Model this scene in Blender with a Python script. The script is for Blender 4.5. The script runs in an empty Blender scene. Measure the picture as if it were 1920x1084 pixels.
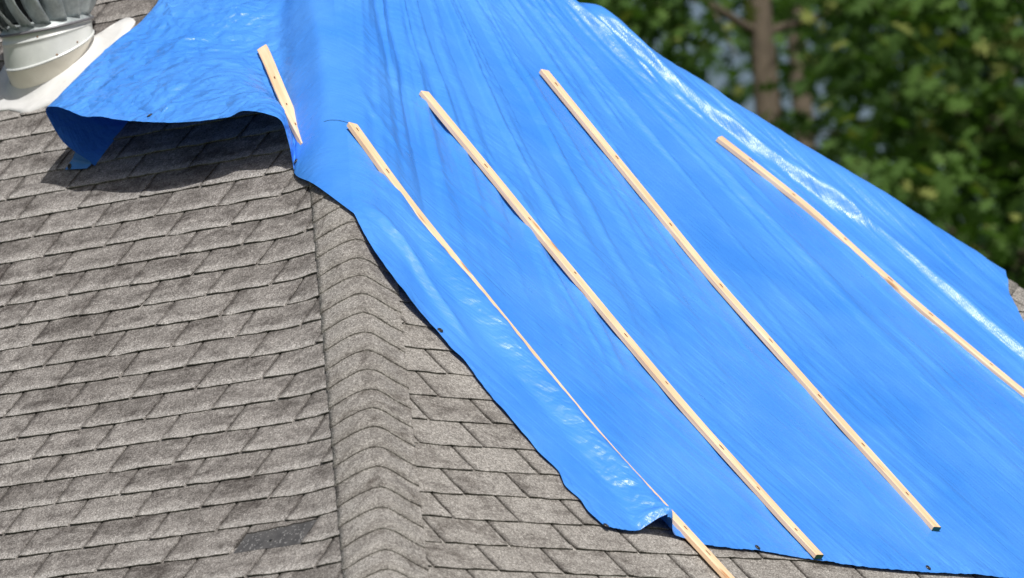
import bpy, bmesh, math, random
import numpy as np
from mathutils import Vector, Matrix
from mathutils.bvhtree import BVHTree

random.seed(7)
rng = np.random.default_rng(11)
scene = bpy.context.scene
COL = scene.collection
R = math.radians
W0, H0 = 1920.0, 1084.0          # photograph size, for turning its pixels into directions

# ------------------------------------------------------------------ camera
ZA = 7.27                        # height of the roof apex above the ground
YAW, PIT, ROLL = R(47.72), R(6.89), R(-2.70)
DIST, SCALE = 32.01, 465.9
F = SCALE * DIST
fw = np.array([math.sin(YAW) * math.cos(PIT), math.cos(YAW) * math.cos(PIT), math.sin(PIT)])
r0 = np.array([math.cos(YAW), -math.sin(YAW), 0.0])
u0 = np.cross(r0, fw)
rt = math.cos(ROLL) * r0 + math.sin(ROLL) * u0
up = -math.sin(ROLL) * r0 + math.cos(ROLL) * u0
CAM = -fw * DIST + rt * 0.777 + up * (-1.762) + np.array([0, 0, ZA])
cd = bpy.data.cameras.new('camera')
cam = bpy.data.objects.new('camera', cd)
COL.objects.link(cam)
m = Matrix(((rt[0], up[0], -fw[0], CAM[0]), (rt[1], up[1], -fw[1], CAM[1]), (rt[2], up[2], -fw[2], CAM[2]), (0, 0, 0, 1)))
cam.matrix_world = m
cd.sensor_width = 36.0
cd.lens = 36.0 * F / W0
cd.clip_start = 0.5
cd.clip_end = 3000
cd.dof.use_dof = True
cd.dof.focus_distance = 29.2
cd.dof.aperture_fstop = 4.2
scene.camera = cam

# ------------------------------------------------------------------ world, sun, exposure
SUN_EL = R(46)
right_h = r0[:2]
away_h = np.array([math.sin(YAW), math.cos(YAW)])
sh = right_h * 0.20 - away_h * 0.98
sh = sh / np.linalg.norm(sh)
SUN = np.array([sh[0] * math.cos(SUN_EL), sh[1] * math.cos(SUN_EL), math.sin(SUN_EL)])
world = bpy.data.worlds.new('World')
scene.world = world
world.use_nodes = True
wn = world.node_tree
for n in list(wn.nodes):
    wn.nodes.remove(n)
sky = wn.nodes.new('ShaderNodeTexSky')
sky.sky_type = 'NISHITA'
sky.sun_disc = False
sky.sun_elevation = SUN_EL
sky.sun_rotation = math.atan2(sh[0], sh[1])
sky.air_density = 1.0
sky.dust_density = 4.5
sky.ozone_density = 1.0
bg = wn.nodes.new('ShaderNodeBackground')
bg.inputs['Strength'].default_value = 0.07
wo = wn.nodes.new('ShaderNodeOutputWorld')
wn.links.new(sky.outputs[0], bg.inputs[0])
wn.links.new(bg.outputs[0], wo.inputs[0])
sl = bpy.data.lights.new('sun', 'SUN')
sl.energy = 4.4
sl.angle = R(0.53)
sl.color = (1.0, 0.965, 0.915)
so = bpy.data.objects.new('sun', sl)
so.rotation_euler = Vector(SUN).to_track_quat('Z', 'Y').to_euler()
so.location = (0, 0, 40)
COL.objects.link(so)
scene.view_settings.view_transform = 'Standard'
scene.view_settings.look = 'None'
scene.view_settings.exposure = 0.0
scene.view_settings.gamma = 1.0
scene.cycles.max_bounces = 5
scene.cycles.diffuse_bounces = 3
scene.cycles.glossy_bounces = 2

# ------------------------------------------------------------------ helpers
PITCH = R(44.47)
TP, CP, SP = math.tan(PITCH), math.cos(PITCH), math.sin(PITCH)
NA = np.array([-SP, 0, CP])
NB = np.array([0, -SP, CP])
NC = np.array([SP, 0, CP])
APEX = np.array([0, 0, ZA])


def ray(px, py):
    d = fw * F + rt * (px - W0 / 2) - up * (py - H0 / 2)
    return d / np.linalg.norm(d)


def on(px, py, n, h=0.0):
    """point where the pixel's ray meets the roof plane with normal n, lifted by h"""
    d = ray(px, py)
    t = (h - (CAM - APEX) @ n) / (d @ n)
    return CAM + d * t


def foot(px, py, n, h=0.0):
    return on(px, py, n, h) - n * h


def proj(P):
    d = np.asarray(P) - CAM
    w = d @ fw
    return np.stack([W0 / 2 + F * (d @ rt) / w, H0 / 2 - F * (d @ up) / w], -1)


def mesh_obj(name, verts, faces, mat, parent=None, smooth=False, loc=None):
    me = bpy.data.meshes.new(name)
    me.from_pydata([tuple(v) for v in verts], [], [tuple(f) for f in faces])
    me.update()
    if mat:
        me.materials.append(mat)
    if smooth:
        me.polygons.foreach_set('use_smooth', [True] * len(me.polygons))
    o = bpy.data.objects.new(name, me)
    COL.objects.link(o)
    if parent is not None:
        o.parent = parent
    if loc is not None:
        o.location = loc
    return o


def empty(name, loc=(0, 0, 0)):
    o = bpy.data.objects.new(name, None)
    COL.objects.link(o)
    o.location = loc
    o.empty_display_size = 0.1
    return o


def tag(o, label=None, cat=None, group=None, kind=None):
    if label: o['label'] = label
    if cat: o['category'] = cat
    if group: o['group'] = group
    if kind: o['kind'] = kind
    return o


def child(o, parent):
    """parent while keeping the world position (parents are unrotated empties)"""
    o.parent = parent
    o.location = Vector(o.location) - Vector(parent.location)
    return o


# gradient noise, vectorised
_perm = rng.permutation(512)
_grad = rng.normal(size=(512, 2))
_grad /= np.linalg.norm(_grad, axis=1)[:, None]


def noise2(x, y, seed=0):
    x = np.asarray(x, float) + seed * 17.31
    y = np.asarray(y, float) + seed * 9.77
    xi = np.floor(x).astype(int); yi = np.floor(y).astype(int)
    xf = x - xi; yf = y - yi
    def g(ix, iy, dx, dy):
        k = _perm[(_perm[ix & 511] + iy) & 511]
        gg = _grad[k]
        return gg[..., 0] * dx + gg[..., 1] * dy
    u = xf ** 3 * (xf * (xf * 6 - 15) + 10)
    v = yf ** 3 * (yf * (yf * 6 - 15) + 10)
    a = g(xi, yi, xf, yf); b = g(xi + 1, yi, xf - 1, yf)
    c = g(xi, yi + 1, xf, yf - 1); d = g(xi + 1, yi + 1, xf - 1, yf - 1)
    return (a + u * (b - a)) * (1 - v) + (c + u * (d - c)) * v


def ridged(x, y, seed=0):
    return 1 - np.minimum(1, np.abs(noise2(x, y, seed)) * 2.6)


def smooth(a, b, x):
    t = np.clip((x - a) / (b - a), 0, 1)
    return t * t * (3 - 2 * t)


def catmull(P, t):
    """P: list of points (n,k); t in 0..1 array, uniform"""
    P = np.asarray(P, float)
    n = len(P) - 1
    x = np.clip(np.asarray(t) * n, 0, n - 1e-9)
    i = x.astype(int); f = (x - i)[:, None]
    p1 = P[i]; p2 = P[i + 1]
    p0 = P[np.maximum(i - 1, 0)]; p3 = P[np.minimum(i + 2, n)]
    p0 = np.where((i == 0)[:, None], 2 * p1 - p2, p0)
    p3 = np.where((i == n - 1)[:, None], 2 * p2 - p1, p3)
    return 0.5 * (2 * p1 + (p2 - p0) * f + (2 * p0 - 5 * p1 + 4 * p2 - p3) * f ** 2 + (3 * p1 - p0 - 3 * p2 + p3) * f ** 3)


def resample(P, n):
    """arc-length resample of a Catmull-Rom curve through P"""
    D = catmull(P, np.linspace(0, 1, 60 * len(P)))
    L = np.concatenate([[0], np.cumsum(np.linalg.norm(np.diff(D, axis=0), axis=1))])
    s = np.linspace(0, L[-1], n)
    return np.stack([np.interp(s, L, D[:, k]) for k in range(D.shape[1])], -1)


# ------------------------------------------------------------------ materials
class Mat:
    def __init__(self, name):
        self.m = bpy.data.materials.new(name)
        self.m.use_nodes = True
        self.t = self.m.node_tree
        self.b = self.t.nodes['Principled BSDF']
        self.out = self.t.nodes['Material Output']

    def n(self, kind, **kw):
        nd = self.t.nodes.new(kind)
        for k, v in kw.items():
            if k in nd.inputs:
                nd.inputs[k].default_value = v
            else:
                setattr(nd, k, v)
        return nd

    def l(self, a, b):
        self.t.links.new(a, b)

    def noise(self, vec, scale, detail=3.0, rough=0.55, dist=0.0):
        nd = self.n('ShaderNodeTexNoise')
        nd.inputs['Scale'].default_value = scale
        nd.inputs['Detail'].default_value = detail
        nd.inputs['Roughness'].default_value = rough
        nd.inputs['Distortion'].default_value = dist
        if vec is not None:
            self.l(vec, nd.inputs['Vector'])
        return nd.outputs['Fac']

    def ramp(self, fac, stops):
        nd = self.n('ShaderNodeValToRGB')
        e = nd.color_ramp.elements
        while len(e) > 1:
            e.remove(e[-1])
        for i, (p, c) in enumerate(stops):
            k = e[0] if i == 0 else e.new(p)
            k.position = p
            k.color = (*c, 1) if len(c) == 3 else c
        self.l(fac, nd.inputs[0])
        return nd.outputs['Color']

    def math(self, op, a, b=None, clamp=False):
        nd = self.n('ShaderNodeMath', operation=op)
        nd.use_clamp = clamp
        for i, v in enumerate((a, b)):
            if v is None: continue
            if isinstance(v, (int, float)): nd.inputs[i].default_value = v
            else: self.l(v, nd.inputs[i])
        return nd.outputs[0]

    def mix(self, fac, a, b, mode='MIX'):
        nd = self.n('ShaderNodeMix', data_type='RGBA', blend_type=mode)
        for i, v in ((0, fac), (6, a), (7, b)):
            if isinstance(v, (int, float)): nd.inputs[i].default_value = v
            elif isinstance(v, tuple): nd.inputs[i].default_value = (*v, 1)
            else: self.l(v, nd.inputs[i])
        return nd.outputs[2]

    def bump(self, h, strength, dist, prev=None):
        nd = self.n('ShaderNodeBump')
        nd.inputs['Strength'].default_value = strength
        nd.inputs['Distance'].default_value = dist
        self.l(h, nd.inputs['Height'])
        if prev is not None: self.l(prev, nd.inputs['Normal'])
        return nd.outputs[0]

    def coords(self, which='Object'):
        return self.n('ShaderNodeTexCoord').outputs[which]

    def pos(self):
        return self.n('ShaderNodeNewGeometry').outputs['Position']

    def set(self, **kw):
        for k, v in kw.items():
            k = k.replace('_', ' ')
            s = self.b.inputs[k]
            if isinstance(v, (int, float)): s.default_value = v
            elif isinstance(v, tuple): s.default_value = (*v, 1) if len(v) == 3 else v
            else: self.l(v, s)
        return self.m


def simple(name, col, rough=0.6, metal=0.0, var=0.12, scale=30, bump=0.0):
    M = Mat(name)
    p = M.pos()
    f = M.noise(p, scale, 4)
    a = tuple(c * (1 - var) for c in col); b = tuple(min(1, c * (1 + var)) for c in col)
    M.set(Base_Color=M.ramp(f, [(0.3, a), (0.7, b)]), Roughness=rough, Metallic=metal)
    if bump: M.set(Normal=M.bump(f, bump, 0.01))
    return M.m


def shingle_mat(name, light, dark, pale, patch_lo, patch_hi, edge_amt, seed, flat=True):
    M = Mat(name)
    p = M.pos(); o = M.coords('Object')
    rnd = M.n('ShaderNodeObjectInfo').outputs['Random']
    st = M.n('ShaderNodeMapping'); M.l(o, st.inputs[0]); st.inputs['Scale'].default_value = (1.0, 2.1, 1.0)
    av = M.n('ShaderNodeVectorMath', operation='ADD'); M.l(st.outputs[0], av.inputs[0])
    cv = M.n('ShaderNodeCombineXYZ'); M.l(M.math('MULTIPLY', rnd, 53.0), cv.inputs[0]); M.l(M.math('MULTIPLY', rnd, 29.0), cv.inputs[2]); M.l(cv.outputs[0], av.inputs[1])
    big = M.noise(av.outputs[0], 6.5 + seed, 4, 0.62, 0.6)
    mid = M.noise(p, 34, 3, 0.6)
    f = M.math('ADD', M.math('MULTIPLY', big, 0.72), M.math('MULTIPLY', mid, 0.28))
    f = M.math('ADD', f, M.math('MULTIPLY', M.math('SUBTRACT', rnd, 0.5), 0.10))
    # worn paler band along the exposed lower edge, ragged
    sep = M.n('ShaderNodeSeparateXYZ'); M.l(o if flat is True else M.coords('UV'), sep.inputs[0])
    jag = M.noise(p, 26, 4, 0.65)
    e = M.math('ADD', sep.outputs[1], M.math('MULTIPLY', M.math('SUBTRACT', jag, 0.5), 0.075))
    mr = M.n('ShaderNodeMapRange'); M.l(e, mr.inputs[0])
    mr.inputs[1].default_value = 0.018; mr.inputs[2].default_value = 0.044
    mr.inputs[3].default_value = edge_amt; mr.inputs[4].default_value = 0.0
    base = M.ramp(f, [(patch_lo, dark), ((patch_lo + patch_hi) / 2, tuple((a + b) / 2 for a, b in zip(dark, light))), (patch_hi, light)])
    base = M.mix(mr.outputs[0], base, pale)
    # ragged darker strip along the cut at the left side of each tab
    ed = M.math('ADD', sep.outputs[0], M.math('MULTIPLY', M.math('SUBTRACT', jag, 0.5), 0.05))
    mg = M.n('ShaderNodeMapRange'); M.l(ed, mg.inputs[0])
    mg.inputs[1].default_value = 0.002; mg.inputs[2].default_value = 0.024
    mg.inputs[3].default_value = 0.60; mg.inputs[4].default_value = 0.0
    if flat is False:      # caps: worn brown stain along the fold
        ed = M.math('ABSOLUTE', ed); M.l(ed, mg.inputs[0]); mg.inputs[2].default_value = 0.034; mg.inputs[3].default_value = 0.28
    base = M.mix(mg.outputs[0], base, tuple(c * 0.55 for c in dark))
    # mineral granules
    vor = M.n('ShaderNodeTexVoronoi'); vor.inputs['Scale'].default_value = 210; M.l(p, vor.inputs['Vector'])
    g = M.n('ShaderNodeSeparateColor'); M.l(vor.outputs['Color'], g.inputs[0])
    gr = M.ramp(g.outputs[0], [(0.0, (0.52, 0.50, 0.49)), (0.35, (0.85, 0.84, 0.83)), (0.7, (1.05, 1.05, 1.04)), (1.0, (1.5, 1.5, 1.49))])
    base = M.mix(1.0, base, gr, 'MULTIPLY')
    fine = M.noise(p, 150, 2, 0.7)
    base = M.mix(0.62, base, M.ramp(fine, [(0.32, (0.55, 0.54, 0.53)), (0.68, (1.45, 1.45, 1.45))]), 'MULTIPLY')
    blot = M.noise(p, 1.9, 5, 0.65, 0.8)
    base = M.mix(1.0, base, M.ramp(blot, [(0.32, (0.80, 0.79, 0.785)), (0.52, (1.0, 1.0, 1.0)), (0.7, (1.10, 1.10, 1.10))]), 'MULTIPLY')
    M.set(Base_Color=base, Roughness=0.92)
    M.b.inputs['Specular IOR Level'].default_value = 0.2
    nb = M.bump(vor.outputs['Distance'], 0.55, 0.003)
    nb = M.bump(mid, 0.5, 0.006, nb)
    M.set(Normal=nb)
    return M.m


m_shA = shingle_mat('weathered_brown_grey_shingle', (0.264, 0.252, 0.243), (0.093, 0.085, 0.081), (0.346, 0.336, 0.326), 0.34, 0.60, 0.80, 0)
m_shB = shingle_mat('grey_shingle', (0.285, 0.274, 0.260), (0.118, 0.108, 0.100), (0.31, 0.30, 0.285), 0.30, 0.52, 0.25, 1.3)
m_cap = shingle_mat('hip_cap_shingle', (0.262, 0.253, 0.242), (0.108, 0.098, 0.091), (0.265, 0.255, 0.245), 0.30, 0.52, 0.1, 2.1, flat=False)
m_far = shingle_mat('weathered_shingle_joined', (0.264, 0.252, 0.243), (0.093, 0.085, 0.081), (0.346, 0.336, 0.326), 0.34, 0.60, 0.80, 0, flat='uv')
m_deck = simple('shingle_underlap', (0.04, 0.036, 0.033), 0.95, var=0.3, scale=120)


def bitumen():
    M = Mat('exposed_bitumen')
    p = M.pos()
    v = M.n('ShaderNodeTexVoronoi'); v.inputs['Scale'].default_value = 190; M.l(p, v.inputs['Vector'])
    s = M.n('ShaderNodeSeparateColor'); M.l(v.outputs['Color'], s.inputs[0])
    thr = M.math('GREATER_THAN', s.outputs[0], 0.93)
    b = M.ramp(M.noise(p, 22, 4), [(0.3, (0.050, 0.049, 0.050)), (0.7, (0.095, 0.093, 0.093))])
    M.set(Base_Color=M.mix(thr, b, (0.24, 0.24, 0.24)), Roughness=0.55)
    M.set(Normal=M.bump(M.noise(p, 160, 3), 0.4, 0.003))
    return M.m


m_bit = bitumen()


def tarp_mat():
    M = Mat('blue_polyethylene_tarp')
    p = M.pos()
    f = M.noise(p, 2.2, 3)
    # woven scrim: two thread directions seen as fine ribs
    mp = M.n('ShaderNodeMapping'); M.l(p, mp.inputs[0])
    mp.inputs['Rotation'].default_value = (0, 0, R(8))
    def wave(direction, scale):
        w = M.n('ShaderNodeTexWave', wave_type='BANDS', bands_direction=direction)
        w.inputs['Scale'].default_value = scale
        w.inputs['Distortion'].default_value = 0.4
        w.inputs['Detail'].default_value = 2
        w.inputs['Detail Scale'].default_value = 3
        M.l(mp.outputs[0], w.inputs['Vector'])
        return w.outputs['Fac']
    weave = M.math('ADD', wave('X', 62), wave('Y', 62))
    micro = M.noise(p, 95, 4, 0.65)
    wr = M.noise(p, 24, 4, 0.55)
    md = M.n('ShaderNodeMapping', vector_type='TEXTURE'); M.l(p, md.inputs[0])
    md.inputs['Rotation'].default_value = (0, 0, math.atan2(0.22, 0.714))
    ms = M.n('ShaderNodeMapping'); M.l(md.outputs[0], ms.inputs[0]); ms.inputs['Scale'].default_value = (1.0, 0.045, 0.045)
    dirn = M.noise(ms.outputs[0], 75, 3, 0.6, 0.15)
    nb = M.bump(dirn, 0.55, 0.007)
    nb = M.bump(weave, 0.10, 0.002, nb)
    nb = M.bump(micro, 0.16, 0.004, nb)
    nb = M.bump(wr, 0.16, 0.008, nb)
    # stiff-plastic creases where the sheet is crumpled (weight stored on the mesh)
    at = M.n('ShaderNodeAttribute'); at.attribute_name = 'crumple'
    mpc = M.n('ShaderNodeMapping'); M.l(p, mpc.inputs[0]); mpc.inputs['Scale'].default_value = (1.0, 0.8, 1.25)
    wn_ = M.n('ShaderNodeTexNoise'); wn_.inputs['Scale'].default_value = 6; M.l(mpc.outputs[0], wn_.inputs['Vector'])
    wa = M.n('ShaderNodeVectorMath', operation='MULTIPLY_ADD'); M.l(wn_.outputs['Color'], wa.inputs[0]); wa.inputs[1].default_value = (0.05, 0.05, 0.05); M.l(mpc.outputs[0], wa.inputs[2])
    hs_ = None
    for sc_, amp_, feat, metric in ((6.5, 1.0, 'DISTANCE_TO_EDGE', None), (8.5, -0.75, 'F1', 'CHEBYCHEV'), (21, -0.26, 'F1', 'MANHATTAN')):
        vo = M.n('ShaderNodeTexVoronoi', feature=feat); vo.inputs['Scale'].default_value = sc_
        if metric: vo.distance = metric
        M.l(wa.outputs[0], vo.inputs['Vector'])
        t_ = M.math('MULTIPLY', vo.outputs['Distance'], amp_)
        hs_ = t_ if hs_ is None else M.math('ADD', hs_, t_)
    nb = M.bump(M.math('MULTIPLY', hs_, at.outputs['Fac']), 1.0, 0.026, nb)
    col = M.ramp(f, [(0.3, (0.046, 0.235, 0.765)), (0.7, (0.082, 0.300, 0.84))])
    tint = M.ramp(weave, [(0.4, (0.93, 0.95, 0.97)), (1.5, (1.05, 1.04, 1.02))])
    col = M.mix(1.0, col, tint, 'MULTIPLY')
    ro = M.ramp(M.noise(p, 9, 4), [(0.3, (0.27,) * 3), (0.7, (0.42,) * 3)])
    M.set(Base_Color=col, Roughness=ro, Normal=nb)
    M.b.inputs['Specular IOR Level'].default_value = 0.55
    tr = M.n('ShaderNodeBsdfTranslucent')
    tr.inputs['Color'].default_value = (0.010, 0.09, 0.55, 1)
    mx = M.n('ShaderNodeMixShader'); mx.inputs[0].default_value = 0.07
    M.l(M.b.outputs[0], mx.inputs[1]); M.l(tr.outputs[0], mx.inputs[2])
    M.l(mx.outputs[0], M.out.inputs['Surface'])
    return M.m


m_tarp = tarp_mat()


def wood_mat(name, lo, hi):
    M = Mat(name)
    uv = M.coords('UV')
    rnd = M.n('ShaderNodeObjectInfo').outputs['Random']
    ad = M.n('ShaderNodeVectorMath', operation='ADD'); M.l(uv, ad.inputs[0])
    cm = M.n('ShaderNodeCombineXYZ'); M.l(M.math('MULTIPLY', rnd, 37.0), cm.inputs[0]); M.l(M.math('MULTIPLY', rnd, 11.0), cm.inputs[1]); M.l(cm.outputs[0], ad.inputs[1])
    mp = M.n('ShaderNodeMapping'); M.l(ad.outputs[0], mp.inputs[0])
    mp.inputs['Scale'].default_value = (2.2, 60, 1)
    g = M.noise(mp.outputs[0], 1.0, 5, 0.6, 1.2)
    big = M.noise(ad.outputs[0], 3.0, 3)
    c = M.ramp(g, [(0.30, lo), (0.52, tuple((a + b) / 2 for a, b in zip(lo, hi))), (0.72, hi)])
    c = M.mix(0.5, c, M.ramp(big, [(0.3, (0.80, 0.72, 0.60)), (0.7, (1.08, 1.06, 1.04))]), 'MULTIPLY')
    # knots
    v = M.n('ShaderNodeTexVoronoi'); v.inputs['Scale'].default_value = 1.0
    mk = M.n('ShaderNodeMapping'); M.l(ad.outputs[0], mk.inputs[0]); mk.inputs['Scale'].default_value = (3.1, 16, 1)
    M.l(mk.outputs[0], v.inputs['Vector'])
    k = M.ramp(v.outputs['Distance'], [(0.0, (1, 1, 1)), (0.09, (0.8, 0.8, 0.8)), (0.16, (0, 0, 0))])
    c = M.mix(k, c, (0.40, 0.19, 0.07))
    M.set(Base_Color=c, Roughness=0.62, Normal=M.bump(g, 0.15, 0.001))
    return M.m


m_wood = wood_mat('pale_pine', (0.71, 0.47, 0.285), (0.90, 0.69, 0.49))
m_green = simple('green_end_paint', (0.02, 0.13, 0.075), 0.6, var=0.25, scale=80)
m_nail = simple('nail_pit_shadowed_wood', (0.13, 0.075, 0.03), 0.8)
m_brass = simple('darkened_grommet_metal', (0.10, 0.10, 0.10), 0.35, 0.8)
m_hole = simple('grommet_hole', (0.012, 0.012, 0.015), 0.9)
m_thread = simple('dark_thread', (0.02, 0.06, 0.12), 0.7)


def galv():
    M = Mat('galvanised_steel')
    p = M.pos()
    f = M.noise(p, 45, 4, 0.6, 0.4)
    mp = M.n('ShaderNodeMapping'); M.l(p, mp.inputs[0]); mp.inputs['Scale'].default_value = (90, 90, 5)
    s = M.noise(mp.outputs[0], 1, 3)
    f2 = M.math('ADD', M.math('MULTIPLY', f, 0.6), M.math('MULTIPLY', s, 0.4))
    M.set(Base_Color=M.ramp(f2, [(0.35, (0.30, 0.345, 0.36)), (0.65, (0.50, 0.55, 0.56))]), Metallic=0.35,
          Roughness=M.ramp(f, [(0.3, (0.30,) * 3), (0.7, (0.5,) * 3)]), Normal=M.bump(f2, 0.12, 0.002))
    return M.m


def vent_paint(name, a, b, stain, metal=0.0, rough=0.38):
    M = Mat(name)
    p = M.pos()
    f = M.noise(p, 9, 5, 0.6, 0.4)
    c = M.ramp(f, [(0.3, a), (0.7, b)])
    d = M.noise(p, 42, 5, 0.7, 0.6)
    c = M.mix(M.ramp(d, [(0.60, (0, 0, 0)), (0.78, (0.6, 0.6, 0.6))]), c, stain)
    M.set(Base_Color=c, Roughness=rough, Metallic=metal, Normal=M.bump(f, 0.08, 0.004))
    return M.m


m_galv = galv()
m_rim = simple('dull_dark_steel', (0.16, 0.16, 0.175), 0.5, 0.3)
m_neck = vent_paint('cream_vent_paint', (0.66, 0.62, 0.53), (0.80, 0.765, 0.67), (0.47, 0.40, 0.29))
m_collar = vent_paint('silver_vent_paint', (0.60, 0.63, 0.62), (0.76, 0.79, 0.78), (0.45, 0.46, 0.43), 0.15, 0.33)
m_flash = vent_paint('white_flashing_paint', (0.58, 0.585, 0.58), (0.70, 0.705, 0.70), (0.45, 0.42, 0.38), 0, 0.5)
m_rust = simple('rusty_screw', (0.20, 0.11, 0.05), 0.7, var=0.35, scale=300)

# ------------------------------------------------------------------ setting: ground
def ground_mat():
    M = Mat('lawn')
    p = M.pos()
    f = M.noise(p, 0.4, 5)
    g = M.noise(p, 30, 4)
    c = M.mix(0.5, M.ramp(f, [(0.3, (0.035, 0.07, 0.02)), (0.7, (0.075, 0.11, 0.035))]), M.ramp(g, [(0.3, (0.03, 0.06, 0.015)), (0.7, (0.09, 0.13, 0.04))]))
    M.set(Base_Color=c, Roughness=0.95, Normal=M.bump(g, 0.6, 0.05))
    return M.m


g = 1500
go = mesh_obj('ground', [(-g, -g, 0), (g, -g, 0), (g, g, 0), (-g, g, 0)], [(0, 1, 2, 3)], ground_mat())
tag(go, kind='structure')

# ------------------------------------------------------------------ house: walls, roof deck
SE = 5.75                                        # slope length down to the eave
RE = SE * CP; ZE = ZA - SE * SP                  # plan run and eave height
LEN = 9.0                                        # ridge length behind the apex
house = empty('house', (0, 0, 0))
tag(house, 'house with grey asphalt shingle hip roof, partly under a blue tarp', 'house')


def box(x0, x1, y0, y1, z0, z1):
    v = [(x0, y0, z0), (x1, y0, z0), (x1, y1, z0), (x0, y1, z0), (x0, y0, z1), (x1, y0, z1), (x1, y1, z1), (x0, y1, z1)]
    f = [(3, 2, 1, 0), (4, 5, 6, 7), (0, 1, 5, 4), (1, 2, 6, 5), (2, 3, 7, 6), (3, 0, 4, 7)]
    return v, f


m_siding = simple('cream_siding', (0.55, 0.52, 0.45), 0.7, var=0.06, scale=3)
m_trim = simple('white_trim_paint', (0.75, 0.75, 0.73), 0.5, var=0.05, scale=5)
v, f = box(-RE + 0.4, RE - 0.4, -RE + 0.4, LEN, 0.0, ZE + 0.25)
mesh_obj('wall', v, f, m_siding, house)
for (x0, x1, y0, y1) in ((-RE - 0.02, -RE, -RE - 0.02, LEN), (RE, RE + 0.02, -RE - 0.02, LEN), (-RE, RE, -RE - 0.02, -RE)):
    v, f = box(x0, x1, y0, y1, ZE - 0.2, ZE - 0.006)
    mesh_obj('fascia', v, f, m_trim, house)
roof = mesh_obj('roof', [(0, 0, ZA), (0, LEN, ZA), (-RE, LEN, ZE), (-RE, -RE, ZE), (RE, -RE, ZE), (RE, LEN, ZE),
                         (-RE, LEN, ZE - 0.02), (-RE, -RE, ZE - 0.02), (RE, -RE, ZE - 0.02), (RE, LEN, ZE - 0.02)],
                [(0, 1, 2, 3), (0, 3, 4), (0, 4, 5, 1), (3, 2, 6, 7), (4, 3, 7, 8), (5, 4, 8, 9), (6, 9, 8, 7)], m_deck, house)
roof['label'] = 'grey hip roof laid with three-tab asphalt shingles'

# ------------------------------------------------------------------ shingles
TW, EX = 0.3333, 0.143
SA0, YA0, SB0, XB0 = 2.117, 0.315, 3.726, -1.982
GAP = 0.0135
TAB_TOP = EX + 0.03


def tab_shape(w, seed, lift=1.0):
    """one shingle tab: x along the course, y up the slope, z off the deck"""
    q = np.random.default_rng(seed)
    nx, ny = 6, 2
    xs = np.linspace(0, w, nx + 1); ys = np.array([0, EX * 0.45, TAB_TOP])
    cl, cr = q.uniform(-0.001, 0.004, 2) * lift
    wob = q.normal(0, 0.0011, nx + 1); ywob = q.normal(0, 0.0013, nx + 1) + q.normal(0, 0.0012)
    sk = q.normal(0, 0.0016)
    V = []
    for j, y in enumerate(ys):
        for i, x in enumerate(xs):
            k = i / nx
            z = 0.0095 - 0.0054 * y / EX
            if j == 0:
                z += wob[i] + cl * (1 - k) ** 3 + cr * k ** 3
            V.append((x + sk * (1 - j / ny) + (q.normal(0, 0.0006) if i in (0, nx) else 0), y + (ywob[i] if j == 0 else 0), z))
    n = len(V)
    F_ = []
    for j in range(ny):
        for i in range(nx):
            a = j * (nx + 1) + i
            F_.append((a, a + 1, a + nx + 2, a + nx + 1))
    # lower edge and the two sides, down towards the course below
    fr = list(range(nx + 1))
    V += [(V[i][0], V[i][1] + 0.0006, V[i][2] - 0.0046) for i in fr]
    for i in range(nx):
        F_.append((i + 1, i, n + i, n + i + 1))
    for i0, s in ((0, 1), (nx, -1)):
        col = [j * (nx + 1) + i0 for j in range(ny + 1)]
        b = len(V)
        V += [(V[c][0], V[c][1], V[c][2] - 0.0058) for c in col]
        for j in range(ny):
            fa = (col[j], col[j + 1], b + j + 1, b + j)
            F_.append(fa if s == 1 else fa[::-1])
    return V, F_


# frames: slope A (local x runs towards -Y, i.e. to the right in view), slope B (x runs +X), slope C
FA = np.array([[0, CP, -SP], [-1, 0, 0], [0, SP, CP]])     # rows filled below
AXA = (np.array([0, -1.0, 0]), np.array([CP, 0, SP]), NA)
AXB = (np.array([1.0, 0, 0]), np.array([0, CP, SP]), NB)
AXC = (np.array([0, 1.0, 0]), np.array([-CP, 0, SP]), NC)


def frame(ax, o):
    return Matrix(((ax[0][0], ax[1][0], ax[2][0], o[0]), (ax[0][1], ax[1][1], ax[2][1], o[1]), (ax[0][2], ax[1][2], ax[2][2], o[2]), (0, 0, 0, 1)))


def posA(y, s): return np.array([-s * CP, y, ZA - s * SP])
def posB(x, s): return np.array([x, -s * CP, ZA - s * SP])


VARIANTS = []
for i in range(14):
    V, Fc = tab_shape(TW - GAP, 100 + i)
    VARIANTS.append((V, Fc))
VMESH = {}


def tab_mesh(i, mat):
    key = (i, mat.name)
    if key not in VMESH:
        me = bpy.data.meshes.new('shingle')
        me.from_pydata([tuple(map(float, v)) for v in VARIANTS[i][0]], [], VARIANTS[i][1])
        me.materials.append(mat)
        VMESH[key] = me
    return VMESH[key]


tarp_left = [(655, 398), (673, 410), (702, 457), (733, 507), (763, 553), (787, 585), (820, 623), (843, 653), (873, 683), (903, 722), (940, 767), (980, 812), (1013, 851), (1045, 882), (1060, 911), (1087, 937), (1103, 961), (1120, 977), (1135, 989)]
tarp_hem = [(1135, 989), (1167, 997), (1187, 999), (1207, 997), (1233, 1000), (1260, 1006), (1287, 1014), (1327, 1026), (1376, 1031), (1423, 1036), (1493, 1047), (1557, 1057), (1633, 1067), (1713, 1074), (1800, 1079), (1880, 1086), (2000, 1095), (2150, 1104)]


def under_tarp_B(p):
    """pixel well inside the tarp on slope B"""
    x, y = p
    if y < 398: return x > 640
    if y > 1110: return False
    xl = np.interp(y, [a[1] for a in tarp_left], [a[0] for a in tarp_left])
    yb = np.interp(x, [a[0] for a in tarp_hem], [a[1] for a in tarp_hem])
    if x > 1870 and y < 640: return False
    return x > xl + 150 and y < yb - 120


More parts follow.
